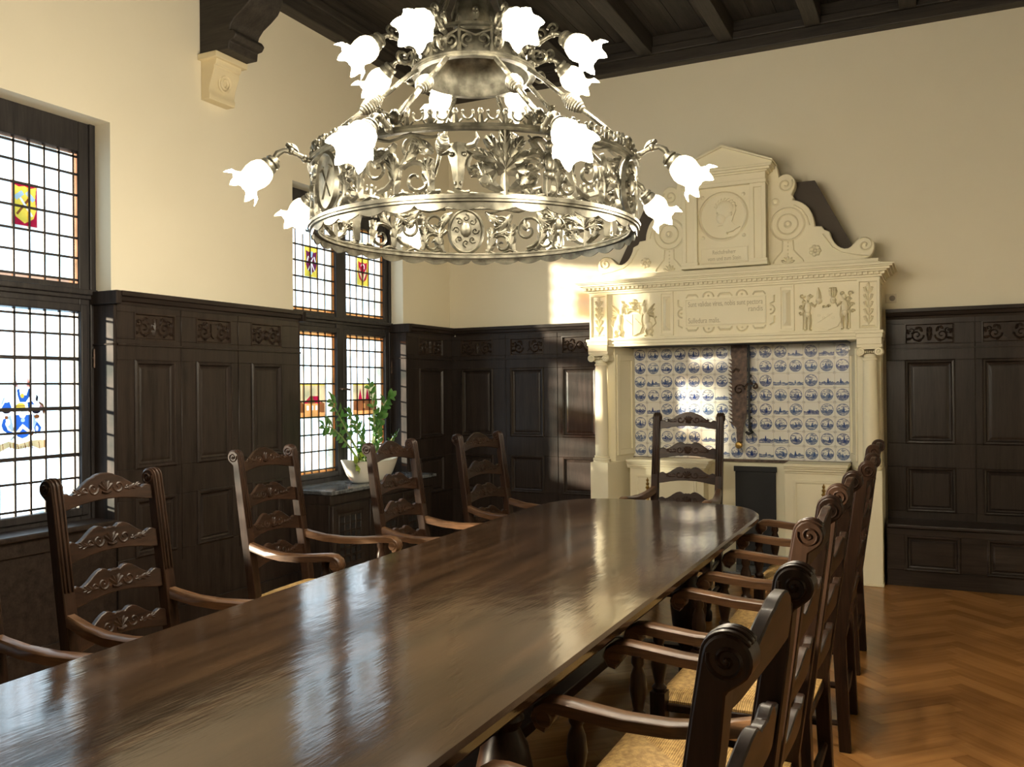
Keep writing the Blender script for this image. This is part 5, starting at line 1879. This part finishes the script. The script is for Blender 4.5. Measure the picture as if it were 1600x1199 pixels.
    filg.blob((0.680, 0.195, 0), (0.010, 0.018, 0.010), 6, 4)
    # ground stems
    for (ua, ub) in ((0.09, 0.48), (0.82, 1.17)):
        m_ = 16
        filg.ribbon([(ua + (ub - ua) * q / m_, 0.022 + 0.010 * sin(q * 1.3)) for q in range(m_ + 1)], 0.006, 0.008)
        filg.ribbon([(ua + (ub - ua) * q / m_, 0.206 + 0.007 * sin(q * 1.1 + 1)) for q in range(m_ + 1)], 0.005, 0.007)
    # bull skull
    b = B(W)
    u0 = 0.535
    b.ribbon([(u0, 0.175), (u0, 0.150), (u0, 0.105), (u0, 0.060), (u0, 0.035)], [0.030, 0.036, 0.022, 0.016, 0.010], 0.022)
    for s in (-1, 1):
        b.ribbon([(u0 + s * 0.026, 0.165), (u0 + s * 0.050, 0.172), (u0 + s * 0.062, 0.192), (u0 + s * 0.056, 0.212)], [0.010, 0.009, 0.006, 0.002], 0.012)
        b.ribbon([(u0 + s * 0.030, 0.150), (u0 + s * 0.052, 0.142)], [0.008, 0.003], 0.010)
        b.blob((u0 + s * 0.020, 0.140, 0.010), (0.009, 0.009, 0.010), 6, 4)
        b.blob((u0 + s * 0.008, 0.050, 0.010), (0.006, 0.008, 0.008), 6, 4)
    b.ribbon([(u0 - 0.035, 0.026), (u0, 0.018), (u0 + 0.035, 0.026)], 0.007, 0.008)
    o = b.build('bull_skull', M['pewter'], cd, smooth=60)
    # winged figure
    b = B(W)
    u0 = 0.825
    b.blob((u0, 0.128, 0.004), (0.020, 0.034, 0.016), 8, 6)
    b.blob((u0, 0.092, 0.004), (0.018, 0.018, 0.014), 8, 5)
    b.blob((u0, 0.182, 0.006), (0.014, 0.017, 0.015), 8, 6)
    b.ribbon([(u0, 0.150), (u0, 0.170)], 0.008, 0.010)
    b.ribbon([(u0 - 0.008, 0.095), (u0 - 0.012, 0.055), (u0 - 0.010, 0.018)], [0.011, 0.008, 0.005], 0.012)
    b.ribbon([(u0 + 0.008, 0.095), (u0 + 0.024, 0.060), (u0 + 0.022, 0.018)], [0.011, 0.008, 0.005], 0.012)
    for s in (-1, 1):
        b.ribbon([(u0 + s * 0.018, 0.150), (u0 + s * 0.036, 0.122), (u0 + s * 0.050, 0.095)], [0.008, 0.006, 0.004], 0.010)
        for q in range(4):
            b.ribbon([(u0 + s * 0.014, 0.150), (u0 + s * (0.045 + 0.006 * q), 0.190 - 0.014 * q), (u0 + s * (0.070 - 0.004 * q), 0.208 - 0.020 * q)], [0.008, 0.009, 0.002], 0.008)
    b.build('winged_figure', M['pewter'], cd, smooth=60)
filg.build('pierced_scrollwork', M['pewter'], cd, smooth=60)

# upper ring with its solid bowl, stem and ceiling rose
UZ = 0.590
b = B()
annulus(b, 0.206, 0.232, UZ, UZ + 0.008, 64)
annulus(b, 0.214, 0.236, UZ + 0.008, UZ + 0.016, 64)
annulus(b, 0.212, 0.232, UZ + 0.112, UZ + 0.122, 64)
b.build('upper_ring', M['pewter'], cd, smooth=40)
b = B()
b.lathe([(0.205, UZ + 0.004), (0.203, UZ + 0.05), (0.185, UZ + 0.10), (0.13, UZ + 0.135), (0.05, UZ + 0.15), (0.0, UZ + 0.152)], None, 48, None, False)
b.build('bowl', M['pewter'], cd, smooth=50)
b = B(ringwrap(0.224, 0.0, UZ + 0.016))
for i in range(12):
    u = 2 * pi * 0.224 * i / 12
    h = 2 * pi * 0.224 / 12
    for s in (-1, 1):
        b.ribbon(spiral(u + s * h * 0.24, 0.045, 0.026, -pi / 2, s * 1.3, 16), taper(16, 0.006, 0.003), 0.008)
    b.ribbon([(u + h * 0.5, 0.0), (u + h * 0.5, 0.096)], [0.008, 0.005], 0.008)
    b.ribbon([(u - h * 0.5, 0.085), (u, 0.060), (u + h * 0.5, 0.085)], 0.005, 0.006)
    leaf2(b, u, 0.112, pi / 2, 0.045, 0.014, 0.008, 0, 2)
    leaf2(b, u + h * 0.5, 0.105, pi / 2, 0.030, 0.010, 0.008, 0, 1)
b.build('upper_scrollwork', M['pewter'], cd, smooth=60)
ZT = 4.60 - CZ
b = B()
b.lathe([(0.05, UZ + 0.14), (0.075, UZ + 0.18), (0.085, UZ + 0.24), (0.060, UZ + 0.30), (0.035, UZ + 0.34), (0.045, UZ + 0.37), (0.030, UZ + 0.40), (0.024, UZ + 0.60), (0.040, UZ + 0.64), (0.024, UZ + 0.68), (0.018, ZT - 0.25), (0.018, ZT - 0.09), (0.05, ZT - 0.07), (0.12, ZT - 0.03), (0.14, ZT - 0.002)], None, 24)
b.build('stem', M['pewter'], cd, smooth=50)
b = B()
for i in range(8):
    a = A0 + i * pi / 4 + pi / 8
    path = [(0.20, UZ + 0.12), (0.16, UZ + 0.20), (0.11, UZ + 0.30), (0.075, UZ + 0.42), (0.045, UZ + 0.55), (0.03, UZ + 0.62)]
    b.tube([(r * cos(a), r * sin(a), z) for r, z in path], 0.007, 6)
b.build('stem_ribs', M['pewter'], cd, smooth=60)

# twisted suspension rods with ridged bobbins
rod0 = None
for i in range(8):
    a = A0 + radians(-22.5 - 2.5 + 45 * i)
    p0 = Vector((0.222, 0, UZ + 0.004))
    p1 = Vector((0.596, 0, 0.268))
    if rod0 is None:
        d = p1 - p0
        L = d.length
        q_ = d.to_track_quat('Z', 'Y').to_matrix().to_4x4()
        T = Matrix.Translation(p0) @ q_
        b = B()
        for st_ in range(3):
            b.tube([T @ Vector((0.0055 * cos(2 * pi * (z * 26 + st_ / 3)), 0.0055 * sin(2 * pi * (z * 26 + st_ / 3)), z * L)) for z in [k_ / 80 for k_ in range(81)]], 0.0055, 5)
        rod0 = b.build('suspension_rod', M['pewter'], cd, smooth=60)
        b = B()
        prof = []
        for k_ in range(21):
            t_ = k_ / 20
            prof.append((0.008 + 0.020 * sin(pi * t_) ** 0.8 + (0.0022 if k_ % 2 else 0), L * (0.36 + 0.20 * t_)))
        b.lathe(prof, T, 14)
        b.build('bobbin', M['pewter'], rod0, smooth=20)
        b = B()
        for s in (-1, 1):
            b.tube([(0.585, 0.0, 0.262), (0.57, s * 0.02, 0.285), (0.585, s * 0.042, 0.295), (0.598, s * 0.045, 0.270), (0.598, s * 0.030, 0.255)], [0.012, 0.010, 0.009, 0.008, 0.006], 6)
        b.blob((0.592, 0, 0.280), (0.018, 0.018, 0.022), 8, 5)
        b.build('rod_hook', M['pewter'], rod0, smooth=60)
        o = rod0
    else:
        o = copy_tree(rod0, cd)
    o.rotation_euler = (0, 0, a)


# lamps
def shade_mesh(b, T):
    prof = [(0.019, 0.0), (0.030, 0.004), (0.043, 0.020), (0.050, 0.040), (0.050, 0.058), (0.045, 0.074), (0.042, 0.086), (0.046, 0.098), (0.056, 0.110), (0.066, 0.120), (0.071, 0.126)]
    n = 48
    v, f = [], []
    for i, (r, z) in enumerate(prof):
        k_ = max(0.0, (i - 3) / (len(prof) - 4)) ** 1.6
        for j in range(n):
            a = 2 * pi * j / n
            lob = cos(6 * a)
            rr = 0.93 * r * (1 + 0.125 * k_ * lob + 0.03 * sin(12 * a) * (1 - k_))
            zz = z - 0.024 * k_ * (1 - lob) * 0.5 + 0.006 * k_ * cos(12 * a)
            v.append(T @ Vector((rr * cos(a), rr * sin(a), zz)))
    for i in range(len(prof) - 1):
        for j in range(n):
            f.append((i * n + j, i * n + (j + 1) % n, (i + 1) * n + (j + 1) % n, (i + 1) * n + j))
    b.add(v, f)


def make_lamp(path, sx, sz, tilt, upper):
    b = B()
    b.tube([(r, 0, z) for r, z in path], [0.011 if i % 2 else 0.0085 for i in range(len(path))], 8)
    for i in (1, len(path) // 2):
        b.blob((path[i][0], 0, path[i][1]), (0.014, 0.014, 0.014), 8, 5)
    if upper:
        b.fn = lambda u, v_, t: (u, t, v_)
        for (u, v_, r, a_, t) in ((0.268, UZ + 0.115, 0.032, pi, -1.4), (0.272, UZ + 0.045, 0.034, pi * 0.8, 1.4), (0.320, UZ + 0.135, 0.022, pi, -1.2)):
            b.ribbon(spiral(u, v_, r, a_, t, 18), taper(18, 0.006, 0.004), 0.008)
        b.fn = None
    else:
        b.fn = lambda u, v_, t: (u, t, v_)
        leaf2(b, path[2][0], path[2][1] + 0.008, 0.9, 0.05, 0.012, 0.008, -1.0, 2)
        b.fn = None
    arm = b.build('lamp_arm', M['pewter'], cd, smooth=60)
    T = Matrix.Translation((sx, 0, sz)) @ Matrix.Rotation(pi / 2 + tilt, 4, 'Y')
    b = B()
    b.lathe([(0.0, -0.034), (0.012, -0.034), (0.015, -0.026), (0.026, -0.022), (0.029, -0.012), (0.024, -0.008), (0.031, 0.0), (0.033, 0.012), (0.028, 0.016), (0.030, 0.020)], T, 16)
    b.build('lamp_socket', M['pewter'], arm, smooth=40)
    b = B()
    shade_mesh(b, T @ Matrix.Translation((0, 0, 0.006)))
    sh = b.build('glass_shade', M['shade'], arm, smooth=70)
    sh['label'] = 'lit frosted white glass shade shaped like a flower'
    b = B()
    b.lathe([(0.0, 0.025), (0.012, 0.03), (0.018, 0.05), (0.021, 0.065), (0.016, 0.083), (0.0, 0.092)], T, 12)
    b.build('bulb', M['bulb'], arm, smooth=70)
    return arm, T


lampL, TL = make_lamp([(0.612, 0.222), (0.632, 0.228), (0.655, 0.240), (0.680, 0.250), (0.705, 0.250), (0.725, 0.238), (0.738, 0.218)], 0.752, 0.196, radians(42), False)
lampU, TU = make_lamp([(0.232, UZ + 0.085), (0.260, UZ + 0.092), (0.290, UZ + 0.105), (0.318, UZ + 0.116), (0.340, UZ + 0.113), (0.356, UZ + 0.100)], 0.374, UZ + 0.085, radians(40), True)
arms_all = []
for tier, (arm, T) in enumerate(((lampL, TL), (lampU, TU))):
    for i in range(8):
        a = A0 + radians(-22.5 - 2.5 + 45 * i)
        o = arm if i == 0 else copy_tree(arm, cd)
        o.rotation_euler = (0, 0, a)
        arms_all.append((o, T))
for o, T in arms_all:
    if True:
        ld = bpy.data.lights.new('lamp_light', 'POINT')
        ld.energy = LAMP
        ld.color = (1.0, 0.88, 0.69)
        ld.shadow_soft_size = 0.075
        lo = bpy.data.objects.new('lamp_light', ld)
        COL.objects.link(lo)
        lo.parent = o
        lo.location = T @ Vector((0, 0, 0.165))
